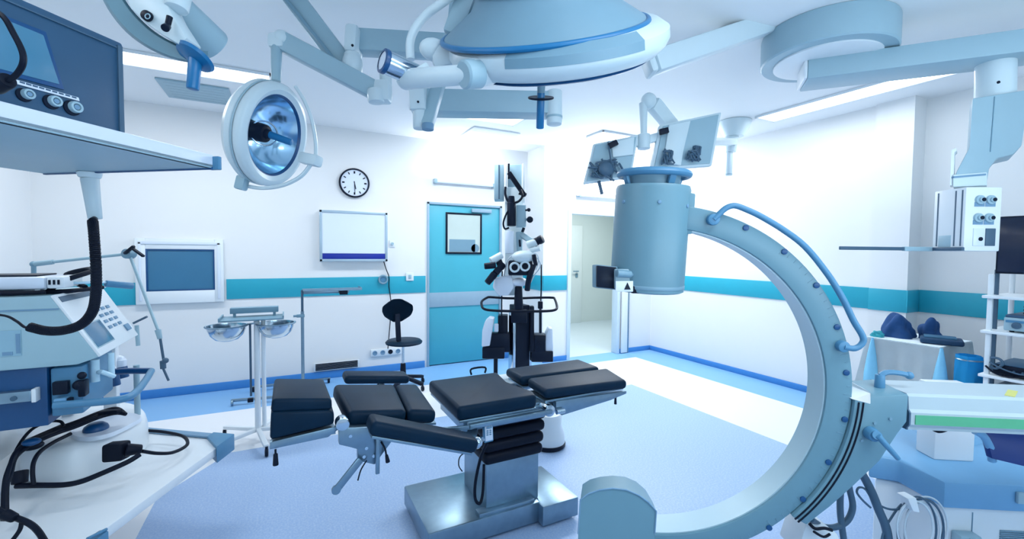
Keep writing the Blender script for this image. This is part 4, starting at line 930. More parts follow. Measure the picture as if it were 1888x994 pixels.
# ------------------------------------------------------------------ anaesthesia machine
Y0 = 2.5
am = thing('anaesthesia_machine', 'pale grey medical machine with sloped keypad panel and navy drawer, left side', 'medical machine', (-1.4, 2.8, 0))
prof = [(-2.0, 1.35), (-.876, 1.35), (-.728, 1.078), (-.80, 1.052), (-2.0, 1.05)]
build('housing', MB().prism([(x, Y0, z) for x, z in prof], (0, .55, 0), .006), M['beige'], am)
nP = V((1.35-1.078, 0, .876-.728)).normalized(); dP = V((.148, 0, -.272)).normalized(); cP = V((-.802, 0, 1.214))
def onP(u, v, o_=0): return V((-.876, Y0+.55*u, 1.35))+V((.148, 0, -.272))*v+nP*o_
yy = V((0, 1, 0))
pl_ = build('control_panel', MB().obox(onP(.5, .5, .003), dP, yy, nP, .155, .272, .006, .004), M['white'], am, 'white sloped control panel')
build('panel_screen', MB().obox(onP(.24, .70, .010), dP, yy, nP, .054, .10, .002, .002), M['wscreen'], pl_)
build('screen_frame', MB().obox(onP(.24, .70, .008), dP, yy, nP, .060, .110, .002, .002), M['armw'], pl_)
for i in range(3):
    for j in range(4): build('key', MB().obox(onP(.52+.125*i, .37+.105*j+.0*i, .011), dP, yy, nP, .008, .019, .003, .002), M['print'], pl_)
build('rotary_knob', MB().obox(onP(.86, .80, .012), dP, yy, nP, .018, .030, .005, .004), M['print'], pl_)
build('paper_slot', MB().obox(onP(.40, .085, .010), dP, yy, nP, .013, .19, .0015, .001), M['hose'], pl_)
build('side_seam', MB().box((-1.9, Y0-.003, 1.292), (-.85, Y0+.001, 1.298)), M['print'], am)
lb_ = MB()
lb_.box((-1.08, Y0-.003, 1.11), (-.965, Y0+.0, 1.215))
build('side_label', lb_, mat('faded_label', (.28, .48, .60), .5, noise=.06), am)
lt = MB()
lt.box((-1.08, Y0-.005, 1.11), (-1.066, Y0-.002, 1.20)).box((-.98, Y0-.005, 1.12), (-.968, Y0-.002, 1.20)).box((-1.02, Y0-.005, 1.115), (-.99, Y0-.002, 1.128))
build('label_print', lt, M['print'], am)
# navy section below
nv = build('drawer_unit', MB().box((-2.0, Y0+.02, .80), (-.90, Y0+.5, 1.05), .004), M['navy'], am, 'navy drawer unit')
build('rail_profile', MB().box((-2.0, Y0-.02, .92), (-.935, Y0+.018, .965), .004), M['steel'], nv)
build('rail_end', MB().box((-.935, Y0-.022, .915), (-.92, Y0+.018, .97), .003), M['white'], nv)
build('rail_bolt', MB().cyl((-.985, Y0-.02, .94), (-.985, Y0-.026, .94), .010, n=16), M['hose'], nv)
build('valve_block', MB().box((-.895, Y0+.03, .83), (-.79, Y0+.40, 1.04), .01), M['midblue'], am)
vb_ = MB().box((-.88, Y0, .93), (-.83, Y0+.03, .985), .004).box((-.87, Y0, .87), (-.82, Y0+.03, .91), .004).sph((-.80, Y0+.02, .96), .022).sph((-.79, Y0+.02, 1.0), .016).box((-.80, Y0, .91), (-.775, Y0+.05, .98), .006)
build('valve_details', vb_, M['plastic'], am)
build('tube_fittings', MB().cyl((-.77, Y0+.1, 1.05), (-.77, Y0+.1, .95), .016).cyl((-.72, Y0+.12, 1.07), (-.72, Y0+.12, .96), .012).tube([(-.76, Y0+.1, .99), (-.73, Y0+.05, 1.0), (-.70, Y0+.08, .97)], .01, smooth=5), M['clear'], am)
build('suction_clip', MB().cyl(dep(84, 663, 2.05), dep(86, 690, 2.05), .012).tube([dep(82, 662, 2.05), dep(74, 650, 2.05), dep(80, 642, 2.05), dep(90, 646, 2.05), dep(88, 655, 2.05)], .003, smooth=5), M['clear'], am)
# two breathing connectors with navy caps
for (x0_, y0_, x1_, y1_, x2_, y2_, d_) in ((196, 672, 203, 690, 209, 713, 2.45), (222, 662, 220, 680, 225, 698, 2.55)):
    build('breathing_port', MB().cyl(dep(x0_, y0_, d_), dep(x1_, y1_, d_), .030, .034, bev=.008).sph(dep(x0_-4, y0_+4, d_), .034), M['viewer'], am)
    build('port_cap', MB().cyl(dep(x1_, y1_-3, d_), dep(x2_, y2_, d_), .036, .034, bev=.006), M['navy'], am)
# blue bumper rail around the worktop
zr = .90
rp = [on(x, y, 'Z', zr) for x, y in ((100, 748), (150, 744), (205, 739), (235, 733), (252, 722), (268, 702), (279, 684))]
build('bumper_rail', MB().tube(rp, .016, n=10, smooth=6), M['midblue'], am, 'blue bumper rail')
build('bumper_rail', MB().tube([rp[-1], on(240, 684, 'Z', zr), on(200, 686, 'Z', zr)], .016, n=10), M['navy'], am)
build('worktop_strut', MB().beam(on(110, 742, 'Z', .9), on(190, 690, 'Z', .9), .04, .03, .004), M['lightblue'], am)
build('leg', MB().cyl((-.75, Y0+.62, .44), (-.75, Y0+.62, .90), .014), M['armw'], am)
build('leg', MB().box((-1.10, Y0+.72, .44), (-1.05, Y0+.78, .9), .006), M['white'], am)
build('rear_cabinet', MB().box((-1.9, Y0+.60, .44), (-1.32, Y0+1.0, .82), .01), M['white'], am)
build('rear_post', MB().box((-.93, Y0+.74, .44), (-.87, Y0+.80, 1.04), .006), M['white'], am)
# base shelf
zb = .45
Ka = on(427, 806, 'Z', zb); Kb = on(190, 978, 'Z', zb); Kd = on(272, 792, 'Z', zb)
d1_ = (Kb-Ka).normalized(); d2_ = (Kd-Ka).normalized()
bsd = build('base_shelf', MB().prism([Ka, Ka+d1_*2.1, Ka+d1_*2.1+d2_*.9, Ka+d2_*1.15], (0, 0, -.045), .006), M['white'], am, 'white low base shelf')
build('shelf_edge_trim', MB().prism([Ka+V((0, 0, .002)), Ka+d2_*1.1+V((0, 0, .002)), Ka+d2_*1.1+d1_*.05+V((0, 0, .002)), Ka+d1_*.05+V((0, 0, .002))], (0, 0, .012), .002), M['print'], bsd, 'grey ribbed edge strip')
build('corner_guard', MB().prism([Ka-d1_*.012-d2_*.012+V((0, 0, .016)), Ka+d2_*.13+V((0, 0, .016))-d1_*.012, Ka+d2_*.13+d1_*.05+V((0, 0, .016)), Ka+d1_*.13+V((0, 0, .016))+d2_*.03, Ka+d1_*.16-d2_*.012+V((0, 0, .016))], (0, 0, -.095), .004), M['midblue'], bsd, 'blue corner guard')
Km = on(196, 978, 'Z', zb)
build('corner_guard', MB().prism([Km-d2_*.012+V((0, 0, .0)), Km+d1_*.25-d2_*.012, Km+d1_*.25+d2_*.05, Km+d2_*.03], (0, 0, -.075), .004).tube([Km+V((0, 0, .004)), Km+d1_*.08+V((0, 0, .02))], .006), M['midblue'], bsd, 'blue corner guard')
for x, y in ((150, 935), (60, 900), (40, 990)):
    w_ = on(x, y, 'Z', 0); build('shelf_castor', MB().cyl(w_+V((-.02, 0, .045)), w_+V((.02, 0, .045)), .045, bev=.01).cyl(w_+V((0, 0, .05)), w_+V((0, 0, zb-.04)), .02), M['plastic'], bsd)

# rounded white vessel on the base shelf
def ellv(px, py, z): return on(px, py, 'Z', z)
za = zb
outl = [(38, 882), (70, 892), (118, 893), (165, 880), (212, 862), (252, 842), (272, 824), (270, 800), (235, 786), (170, 786), (100, 800), (50, 830)]
bt = spline([ellv(x, y, za+.002) for x, y in outl], 4, True)
vc = sum(bt, V((0, 0, 0)))/len(bt)
def ringv(s_, z): return [V((vc.x+(p.x-vc.x)*s_, vc.y+(p.y-vc.y)*s_, z)) for p in bt]
vs = MB(); tt = bmesh.new(); rg = []
HV = .175
for s_, z in ((.96, za+.001), (1.0, za+.012), (1.005, za+.05), (.99, za+HV*.60), (.955, za+HV*.82), (.90, za+HV*.94), (.80, za+HV), (.4, za+HV+.004)):
    rg.append([tt.verts.new(p) for p in ringv(s_, z)])
n_ = len(bt)
for A, B in zip(rg, rg[1:]):
    for i in range(n_): tt.faces.new((A[i], A[(i+1) % n_], B[(i+1) % n_], B[i]))
tt.faces.new(rg[0]); tt.faces.new(rg[-1]); bmesh.ops.recalc_face_normals(tt, faces=tt.faces); vs._add(tt)
vt = thing('warming_unit', 'rounded white plastic unit wrapped in black cable on the low base shelf, bottom left', 'plastic unit', (vc.x, vc.y, za))
build('shell', vs, M['white'], vt)
lz = za+HV+.002
lp = spline([on(x, y, 'Z', lz) for x, y in ((128, 800), (140, 811), (170, 812), (205, 804), (240, 788), (262, 774), (250, 766), (215, 766), (170, 774), (140, 786))], 4, True)
lc_ = sum(lp, V((0, 0, 0)))/len(lp)
lm = MB().loft([V((p.x, p.y, lz-.004)) for p in lp], [V((lc_.x+(p.x-lc_.x)*.96, lc_.y+(p.y-lc_.y)*.96, lz+.014)) for p in lp])
lid = build('lid', lm, M['viewer'], vt)
q = on(177, 792, 'Z', lz+.014); build('lid_knob', MB().lathe((q.x, q.y, q.z), (0, 0, 1), [(0, .035), (.03, .032), (.045, .02), (.05, .008), (.05, 0)], 28), M['navy'], lid, 'navy lid knob')
def dq(x, y, d): return dep(x, y, d*.805)
p0_ = dq(215, 832, 2.56); build('plug_socket', MB().obox(p0_, RT*.95+FW*.25, UP, FW, .040, .042, .03, .012), M['rubber'], vt)
build('plug', MB().cyl(dq(232, 830, 2.55), dq(262, 828, 2.6), .030, .020, bev=.006), M['rubber'], vt)
build('side_latch', MB().cyl(dq(38, 868, 2.36), dq(36, 892, 2.34), .026, bev=.005), M['rubber'], vt)
build('wrapped_cable', MB().tube([dq(258, 838, 2.55), dq(235, 852, 2.50), dq(190, 872, 2.43), dq(150, 888, 2.38), dq(118, 894, 2.36), dq(70, 895, 2.34), dq(30, 896, 2.33)], .0115, smooth=8), M['rubber'], vt)
build('wrapped_cable', MB().tube([dq(62, 894, 2.32), dq(60, 870, 2.33), dq(63, 850, 2.36), dq(75, 832, 2.42), dq(100, 815, 2.5), dq(130, 800, 2.6)], .0085, smooth=8), M['rubber'], vt)
for k, (dy, dd) in enumerate(((0, 0), (-5, .03), (4, -.04))):
    build('cable_loop', MB().tube([dq(6+k*3, 960, 2.1), dq(8+k*2, 900, 2.15), dq(14+k*3, 870+dy, 2.2), dq(30, 838+dy, 2.3), dq(60, 815+dy, 2.42+dd), dq(100, 797+dy, 2.55+dd), dq(140, 783+dy, 2.65+dd), dq(185, 765+dy, 2.75+dd), dq(215, 758+dy, 2.8+dd), dq(232, 764, 2.8+dd)], .0085, smooth=7), M['rubber'], vt)
build('cable_loop', MB().tube([dq(12, 880, 2.2), dq(30, 830, 2.35), dq(55, 795, 2.5), dq(85, 779, 2.6), dq(110, 777, 2.6), dq(118, 786, 2.6)], .0065, smooth=7), M['rubber'], vt)
build('cable_bundle', MB().beam(dq(35, 822, 2.5), dq(120, 785, 2.65), .04, .025, .01).sph(dq(58, 822, 2.42), .032, (1.3, 1, .6)), M['rubber'], vt)
build('cable_bundle', MB().beam(dq(185, 762, 2.75), dq(222, 758, 2.75), .04, .025, .01), M['rubber'], vt)
build('cable_knob', MB().sph(dq(58, 815, 2.36), .026, (1.2, 1, .6)), M['navy'], vt)
build('cable_loop', MB().tube([dq(262, 832, 2.62), dq(290, 836, 2.7), dq(320, 834, 2.8), dq(345, 820, 2.95), dq(338, 805, 3.05), dq(305, 797, 3.1), dq(272, 794, 3.1)], .0085, smooth=8), M['rubber'], vt)
t = thing('floor_cable', 'thick black cable with joint crossing the bottom left corner of the shelf', 'cable', dq(40, 960, 2.0))
build('cable', MB().tube([dq(-20, 930, 1.98), dq(10, 948, 1.98), dq(30, 955, 1.98), dq(55, 966, 1.98), dq(72, 982, 1.96), dq(90, 1012, 1.93)], .010, smooth=7), M['rubber'], t)
build('joint', MB().cyl(dq(8, 948, 1.97), dq(28, 956, 1.97), .019, .015, bev=.004), M['rubber'], t)
build('branch', MB().tube([dq(40, 962, 1.98), dq(36, 978, 1.97), dq(20, 1000, 1.95)], .007, smooth=6), M['rubber'], t)

# instrument on top of the machine
t = thing('infusion_controller', 'white flat box with dark cables lying on top of the grey machine', 'controller box', (-1.1, 2.7, 1.352))
build('box', MB().box((-1.6, 2.53, 1.375), (-.90, 2.75, 1.430), .016), M['viewer'], t)
build('end_face', MB().box((-.9, 2.54, 1.378), (-.845, 2.74, 1.428), .008), M['white'], t)
ek = MB()
for k in range(3): ek.box((-.893+.014*k, 2.537, 1.395), (-.886+.014*k, 2.541, 1.415))
build('end_marks', ek, M['plastic'], t)
build('top_edge', MB().box((-1.6, 2.55, 1.430), (-.93, 2.73, 1.437), .003), M['plastic'], t)
build('foot', MB().box((-1.6, 2.56, 1.352), (-1.0, 2.72, 1.372), .004), M['hose'], t)
build('cables', MB().tube([(-1.6, 2.52, 1.365), (-1.2, 2.51, 1.376), (-1.0, 2.52, 1.365), (-.9, 2.53, 1.366)], .009, smooth=6).tube([(-.92, 2.62, 1.365), (-.86, 2.60, 1.41), (-.80, 2.7, 1.445), (-.85, 2.8, 1.45), (-.92, 2.78, 1.42), (-.82, 2.68, 1.372)], .011, smooth=6)
      .tube([(-.94, 2.60, 1.362), (-.86, 2.62, 1.36), (-.78, 2.75, 1.365)], .010, smooth=6), M['rubber'], t)
build('clear_tubing', MB().tube([(-.92, 2.66, 1.40), (-.84, 2.64, 1.395), (-.76, 2.72, 1.39), (-.80, 2.85, 1.36)], .006, smooth=6), M['clear'], t)
build('green_bag', MB().sph(on(114, 519, 'Y', 2.72), .035, (1.2, 1, .8)), M['tealpl'], t, 'small green rubber bag')
build('blue_connector', MB().cyl((-.76, 2.72, 1.385), (-.68, 2.80, 1.365), .016, bev=.004), M['midblue'], t)

# jointed holder arm
t = thing('jointed_arm', 'thin jointed metal arm with black wing lever rising behind the grey machine', 'holder arm', dep(62, 520, 2.9))
ja, jb, jc = dep(62, 487, 2.95), dep(238, 468, 3.05), dep(291, 608, 2.95)
build('post', MB().cyl(dep(63, 545, 2.95), ja, .013).sph(ja, .020), M['grey'], t)
build('upper_arm', MB().cyl(ja, ja+(jb-ja)*.2, .018, .016).cyl(ja+(jb-ja)*.18, jb, .010), M['armw'], t)
build('joint', MB().cyl(jb-FW*.03, jb+FW*.03, .034, bev=.006, n=28), M['grey'], t)
build('wing_lever', MB().beam(jb-FW*.035, dep(247, 454, 3.0), .018, .022, .005, up=FW).beam(dep(244, 458, 3.0), dep(265, 473, 3.0), .016, .024, .005, up=FW), M['plastic'], t, 'black wing lever')
build('lower_arm', MB().cyl(jb, jc, .009), M['armw'], t)
build('elbow', MB().cyl(jc, dep(295, 625, 2.95), .018, .014, bev=.003), M['armw'], t)
build('tool_rod', MB().cyl(dep(295, 622, 2.95), dep(303, 672, 2.95), .008).cyl(dep(300, 665, 2.95), dep(301, 680, 2.95), .017, bev=.003).cyl(dep(301, 680, 2.95), dep(311, 702, 2.95), .007).sph(dep(305, 665, 2.93), .019), M['hose'], t)
build('side_pin', MB().cyl(dep(246, 596, 2.9), dep(271, 584, 2.9), .007), M['hose'], t)
build('support_pole', MB().cyl(dep(252, 600, 2.95), V((dep(256, 690, 2.95).x, dep(256, 690, 2.95).y, .9)), .012), M['armw'], t)

# ------------------------------------------------------------------ bowl stand and instrument stand
BX, BY = -.215, 4.05
bs = thing('bowl_stand', 'white wheeled stand with twin bowl hoops and a small tray on top, left of table', 'bowl stand', (BX, BY, 0))
build('pole', MB().cyl((BX, BY, .09), (BX, BY, .98), .022, .020).cyl((BX+.045, BY+.02, .10), (BX+.045, BY+.02, .98), .016), M['white'], bs)
build('dark_rod', MB().cyl((BX-.045, BY-.01, .38), (BX-.045, BY-.01, .96), .008), M['hose'], bs)
build('dark_rod_clip', MB().box((BX-.07, BY-.02, .33), (BX-.03, BY+.02, .36), .004), M['plastic'], bs)
for a in range(5):
    th = R(-78+72*a); ex, ey = BX+.34*math.cos(th), BY+.34*math.sin(th)
    lg = build('leg', MB().beam((BX, BY, .10), (ex, ey, .075), .035, .03, .006), M['white'], bs)
    build('castor', MB().cyl((ex-.012, ey, .03), (ex+.012, ey, .03), .03, bev=.006).cyl((ex, ey, .03), (ex, ey, .075), .01), M['plastic'], lg)
for cx in (-.418, -.078):
    build('hoop', MB().lathe((cx, BY, .955), (0, 0, 1), [(.1435+.005*math.cos(a*math.pi/3), .006*math.sin(a*math.pi/3)) for a in range(7)], 40)
          .beam((cx+(.13 if cx < BX else -.13), BY, .955), (BX, BY, .965), .014, .012, .002), M['steel'], bs)
build('tray', MB().box((-.46, BY-.13, 1.0), (-.02, BY+.13, 1.012), .003).box((-.46, BY-.13, 1.012), (-.45, BY+.13, 1.03)).box((-.03, BY-.13, 1.012), (-.02, BY+.13, 1.03)).box((-.40, BY+.04, 1.04), (-.06, BY+.12, 1.085), .004)
      .box((-.38, BY+.05, 1.012), (-.36, BY+.07, 1.04)).box((-.10, BY+.05, 1.012), (-.08, BY+.07, 1.04)), M['grey'], bs)
def bowl(cx, lab):
    prof = [(.137, 0), (.140, .003), (.134, .001), (.130, -.03), (.112, -.075), (.08, -.108), (.04, -.122), (0, -.124)]
    inn = [(0, -.121), (.04, -.119), (.078, -.105), (.109, -.073), (.127, -.03), (.131, .0), (.137, 0)]
    o = build('bowl', MB().lathe((cx, BY, .958), (0, 0, 1), prof+inn, 48), M['chrome']); tag(o, lab, 'bowl', 'steel bowls on the stand'); return o
b1 = bowl(-.418, 'shiny steel bowl in the left hoop of the wheeled stand')
b2 = b1.copy(); COL.objects.link(b2); b2.location.x += .34; b2['label'] = 'shiny steel bowl in the right hoop, nearer the thin instrument stand'
ms = thing('instrument_stand', 'thin steel stand with flat tray held high before the teal stripe', 'instrument stand', (.144, 5.0, 0))
build('pole', MB().cyl((.144, 5.0, .04), (.144, 5.0, .92), .016), M['steel'], ms)
build('upper_pole', MB().cyl((.144, 5.0, .90), (.144, 5.0, 1.14), .012), M['hose'], ms, 'dark upper pole')
build('clamp', MB().box((.09, 4.98, .86), (.165, 5.02, .89), .004).cyl((.09, 5.0, .875), (.06, 5.0, .875), .012), M['grey'], ms)
build('tray', MB().box((.15, 4.90, 1.13), (.72, 5.15, 1.142), .002).box((.15, 4.90, 1.142), (.72, 4.905, 1.158)).box((.715, 4.905, 1.142), (.72, 5.15, 1.158)).box((.155, 4.97, 1.10), (.60, 4.99, 1.13), .003), M['steel'], ms)
build('tray_catch', MB().box((.50, 4.93, 1.085), (.58, 4.97, 1.128), .004), M['plastic'], ms)
build('foot', MB().beam((.144, 5.0, .05), (.144, 5.55, .05), .03, .025).beam((-.35, 5.5, .05), (.45, 5.5, .05), .03, .025, .004), M['steel'], ms)
for x in (-.33, .43): build('castor', MB().cyl((x-.012, 5.5, .03), (x+.012, 5.5, .03), .03, bev=.005), M['plastic'], ms)
build('front_foot', MB().beam((-.5, 5.1, .05), (.144, 5.0, .05), .03, .025, .004).cyl((-.50, 5.09, .03), (-.48, 5.09, .03), .03, bev=.005), M['steel'], ms)

# black swivel stool with backrest
CX_, CY_ = 1.17, 4.95
ch = thing('swivel_stool', 'black swivel stool with curved backrest in front of the wall sockets', 'stool', (CX_, CY_, 0))
seat = MB().lathe((CX_+.01, CY_, .50), (0, 0, 1), [(0, .05), (.14, .052), (.185, .045), (.205, .025), (.20, .008), (.17, 0), (0, 0)], 40)
build('seat', seat, M['black'], ch)
bk = MB(); tt = bmesh.new(); gx, gz = 18, 16; vv = []
for i in range(gx+1):
    u = -1+2*i/gx; row = []
    for j in range(gz+1):
        w_ = -1+2*j/gz; hw = .168*(1-.20*max(0, -w_))*(1-.45*abs(w_)**5); zt_l = .128*(1-.30*abs(u)**4)
        row.append(tt.verts.new((CX_-.085+u*hw, CY_-.12-.05*u*u+.05, .895+w_*zt_l)))
    vv.append(row)
for i in range(gx):
    for j in range(gz): tt.faces.new((vv[i][j], vv[i+1][j], vv[i+1][j+1], vv[i][j+1]))
bmesh.ops.solidify(tt, geom=tt.faces[:], thickness=.035); bmesh.ops.recalc_face_normals(tt, faces=tt.faces); bk._add(tt)
build('backrest', bk, M['black'], ch)
build('back_stem', MB().beam((CX_-.085, CY_-.09, .86), (CX_-.075, CY_-.11, .56), .055, .03, .008, up=(0, 1, 0)).beam((CX_-.075, CY_-.11, .545), (CX_, CY_, .49), .05, .03, .006), M['plastic'], ch)
build('gas_lift', MB().cyl((CX_, CY_, .27), (CX_, CY_, .50), .014), M['chrome'], ch)
build('hub', MB().cyl((CX_, CY_, .10), (CX_, CY_, .28), .036, .028, bev=.006), M['plastic'], ch)
for k in range(5):
    th = R(20+72*k); ex, ey = CX_+.27*math.cos(th), CY_+.27*math.sin(th)
    lg = build('leg', MB().beam((CX_, CY_, .13), (ex, ey, .075), .05, .035, .008), M['plastic'], ch)
    build('castor', MB().cyl((ex-.015, ey, .028), (ex+.015, ey, .028), .028, bev=.006).cyl((ex, ey, .03), (ex, ey, .075), .010), M['plastic'], lg)

# ------------------------------------------------------------------ surgical microscope on its column
DM = 4.75
def mp(x, y, d=DM): return dep(x, y, d)
q = mp(958, 690); fx, fy = q.x, q.y
mi = thing('surgical_microscope', 'tall white and black surgical microscope on wheeled column beside the teal door', 'microscope', (fx, fy, 0))
build('base', MB().box((fx-.36, fy-.30, .06), (fx+.36, fy+.30, .17), .03), M['white'], mi)
for sx in (-1, 1):
    for sy in (-1, 1): build('castor', MB().cyl((fx+sx*.30-.02, fy+sy*.24, .045), (fx+sx*.30+.02, fy+sy*.24, .045), .045, bev=.01).box((fx+sx*.30-.03, fy+sy*.24-.03, .05), (fx+sx*.30+.03, fy+sy*.24+.03, .08)), M['plastic'], mi)
def mbox(x0, y0, x1, y1, d0, dpt, bev=.01): return MB().prism([mp(x0, y0, d0), mp(x1, y0, d0), mp(x1, y1, d0), mp(x0, y1, d0)], FW*dpt, bev)
lo_ = mp(958, 565); build('lower_column', MB().box((lo_.x-.085, fy-.05, .17), (lo_.x+.085, fy+.11, lo_.z+.02), .01), M['plastic'], mi, 'black lower column')
for sx in (-1, 1): build('column_rail', MB().box((lo_.x+sx*.10-.015, fy-.05, .17), (lo_.x+sx*.10+.015, fy+.06, lo_.z-.06), .004), M['chrome'], mi)
build('upper_column', mbox(931, 345, 964, 545, 4.80, .16), M['lampw'], mi)
build('mast_box', mbox(911, 303, 929, 368, 4.78, .16, .008), M['armw'], mi)
build('mast_box', mbox(936, 303, 962, 372, 4.82, .14, .008), M['armw'], mi)
build('mast_slot', mbox(919, 304, 921, 367, 4.775, .02, 0), M['hose'], mi)
build('mast_frame', MB().beam(mp(933, 302, 4.8), mp(933, 375, 4.8), .02, .05, .004, up=FW).beam(mp(965, 302, 4.8), mp(966, 375, 4.8), .02, .05, .004, up=FW), M['white'], mi)
build('spring_strut', MB().beam(mp(938, 318, 4.68), mp(968, 362, 4.68), .05, .05, .01, up=FW).beam(mp(938, 302, 4.7), mp(938, 330, 4.7), .02, .03, .004, up=FW).cyl(mp(958, 354, 4.68), mp(970, 360, 4.68), .03, .02).tube([mp(960, 350, 4.65), mp(963, 362, 4.63), mp(955, 372, 4.65), mp(940, 374, 4.66), mp(932, 360, 4.68), mp(932, 345, 4.7)], .013, smooth=5), M['rubber'], mi, 'black diagonal strut with hose')
build('motor_cylinder', MB().cyl(mp(943, 374, 4.66), mp(943, 417, 4.66), .048, bev=.008).cyl(mp(943, 362, 4.66), mp(943, 376, 4.66), .032, .04), M['plastic'], mi, 'black motor cylinder')
build('side_hose', MB().tube([mp(939, 385, 4.64), mp(932, 398, 4.62), mp(928, 412, 4.62), mp(931, 422, 4.64), mp(938, 420, 4.66)], .010, smooth=5), M['rubber'], mi)
build('grey_box', mbox(952, 378, 970, 418, 4.66, .12, .008), M['armw'], mi)
build('round_knob', MB().cyl(mp(977, 405, 4.6), mp(977, 405, 4.68), .034, bev=.006).cyl(mp(977, 405, 4.59), mp(977, 405, 4.62), .012), M['plastic'], mi)
build('small_knob', MB().cyl(mp(968, 388, 4.68), mp(975, 387, 4.62), .010).sph(mp(975, 387, 4.62), .020), M['plastic'], mi)
build('knob_stem', MB().cyl(mp(968, 405, 4.70), mp(977, 405, 4.66), .014), M['armw'], mi)
build('small_knob', MB().beam(mp(963, 428, 4.62), mp(966, 420, 4.62), .03, .02, .004, up=FW), M['plastic'], mi)
build('small_knob', MB().beam(mp(958, 442, 4.6), mp(959, 455, 4.6), .022, .02, .004, up=FW), M['plastic'], mi)
build('white_lamp_tube', MB().cyl(mp(939, 426, 4.62), mp(939, 468, 4.62), .050, .046, bev=.015), M['viewer'], mi)
build('linking_arm', MB().beam(mp(956, 428, 4.7), mp(958, 470, 4.68), .06, .08, .012, up=FW).beam(mp(960, 432, 4.7), mp(985, 448, 4.6), .06, .08, .015, up=FW), M['armw'], mi)
build('head_shell', MB().sph(mp(966, 474, 4.5), .125, (1.05, .8, .55)), M['lampw'], mi)
build('eyepiece', MB().cyl(mp(985, 448, 4.55), mp(994, 443, 4.52), .045, .038, bev=.006).cyl(mp(993, 444, 4.52), mp(1001, 440, 4.50), .044, bev=.008), M['plastic'], mi)
build('eyepiece_tube', MB().cyl(mp(972, 452, 4.55), mp(990, 446, 4.53), .042, .038, bev=.006).cyl(mp(978, 462, 4.53), mp(996, 458, 4.5), .03, .026), M['lampw'], mi)
build('eyepiece', MB().cyl(mp(893, 491, 4.5), mp(914, 489, 4.52), .033, bev=.008), M['plastic'], mi)
build('eyepiece_tube', MB().cyl(mp(905, 482, 4.54), mp(925, 470, 4.58), .042, .036, bev=.006), M['lampw'], mi)
build('assistant_scope', MB().cyl(mp(898, 522, 4.48), mp(912, 505, 4.52), .034, .040, bev=.006).beam(mp(912, 505, 4.52), mp(928, 488, 4.6), .07, .08, .015, up=FW).beam(mp(915, 470, 4.6), mp(926, 498, 4.6), .07, .09, .02, up=FW), M['plastic'], mi)
build('optics_block', mbox(937, 480, 982, 508, 4.45, .16, .02), M['plastic'], mi, 'black optics block')
for x, y in ((949, 493), (968, 491)):
    build('objective_lens', MB().lathe(mp(x, y, 4.445), -FW, [(0, .004), (.030, .006), (.036, .020), (.050, .022), (.055, .012), (.055, 0)], 30), M['lampw'], mi)
    build('lens_core', MB().cyl(mp(x, y, 4.44), mp(x, y, 4.432), .031, n=24), M['rubber'], mi)
build('side_handle', MB().cyl(mp(984, 470, 4.45), mp(988, 490, 4.42), .024, .020, bev=.006).tube([mp(984, 488, 4.45), mp(978, 505, 4.45), mp(974, 520, 4.47), mp(972, 535, 4.5)], .030, smooth=4), M['plastic'], mi)
build('thin_cables', MB().tube([mp(975, 465, 4.5), mp(992, 478, 4.5), mp(996, 492, 4.52), mp(985, 508, 4.55), mp(978, 522, 4.6)], .006, smooth=6).tube([mp(970, 470, 4.5), mp(988, 468, 4.5), mp(993, 480, 4.5), mp(988, 498, 4.55)], .005, smooth=6).tube([mp(945, 470, 4.5), mp(936, 480, 4.5), mp(931, 500, 4.6), mp(926, 545, 4.6)], .006, smooth=6), M['wirewhite'], mi)
build('lower_shell', MB().prism([mp(x, y, 4.55) for x, y in ((912, 512), (944, 506), (948, 530), (938, 545), (920, 546), (908, 530))], FW*.18, .02).sph(mp(958, 520, 4.6), .07, (1.3, .8, .7)), M['viewer'], mi)
build('control_stalk', MB().cyl(mp(956, 570, 4.6), mp(956, 528, 4.6), .050, .038, bev=.01).cyl(mp(956, 530, 4.6), mp(957, 518, 4.6), .03, .012), M['plastic'], mi)
lp_ = [(888, 562), (889, 555), (898, 549), (905, 548), (935, 550), (960, 550), (990, 549), (1018, 549), (1023, 552), (1027, 566), (1022, 572), (1000, 574), (958, 574), (915, 573), (893, 570)]
zc_ = mp(958, 562, 4.55).z
lpts = []
for x, y in lp_: lpts.append(on(x, y+0, 'Z', 0) if False else mp(x, y, 4.75-(y-549)/25*.38))
build('steering_ring', MB().tube(lpts, .013, n=10, smooth=4, closed=True), M['rubber'], mi, 'black steering ring')
build('cable_rod', MB().tube([mp(926, 500, 4.6), mp(925, 560, 4.6), mp(925, 600, 4.6)], .007), M['rubber'], mi)
build('cable_rod', MB().tube([mp(998, 488, 4.6), mp(998, 530, 4.6), mp(997, 555, 4.6)], .007), M['rubber'], mi)
def dark(n, *bx): 
    m_ = MB()
    for (x0, y0, x1, y1, d, dp) in bx: m_.prism([mp(x0, y0, d), mp(x1, y0, d), mp(x1, y1, d), mp(x0, y1, d)], FW*dp, .01)
    return build(n, m_, M['plastic'], mi)
dark('collar', (942, 572, 972, 596, 4.55, .2))
dark('counterweight', (918, 582, 936, 650, 4.66, .2), (903, 615, 940, 650, 4.62, .15), (889, 641, 930, 662, 4.6, .2))
dark('counterweight', (977, 565, 985, 650, 4.70, .12), (985, 618, 1006, 650, 4.7, .2), (980, 648, 1020, 668, 4.7, .2))
dark('foot_switch_post', (992, 556, 1001, 570, 4.66, .06), (994, 570, 999, 615, 4.68, .03))
sd = MB().prism([mp(x, y, 4.58) for x, y in ((888, 640), (889, 610), (894, 593), (902, 586), (911, 588), (909, 600), (903, 638))], FW*.22, .012)
build('side_cover', sd, M['viewer'], mi, 'white curved side cover')
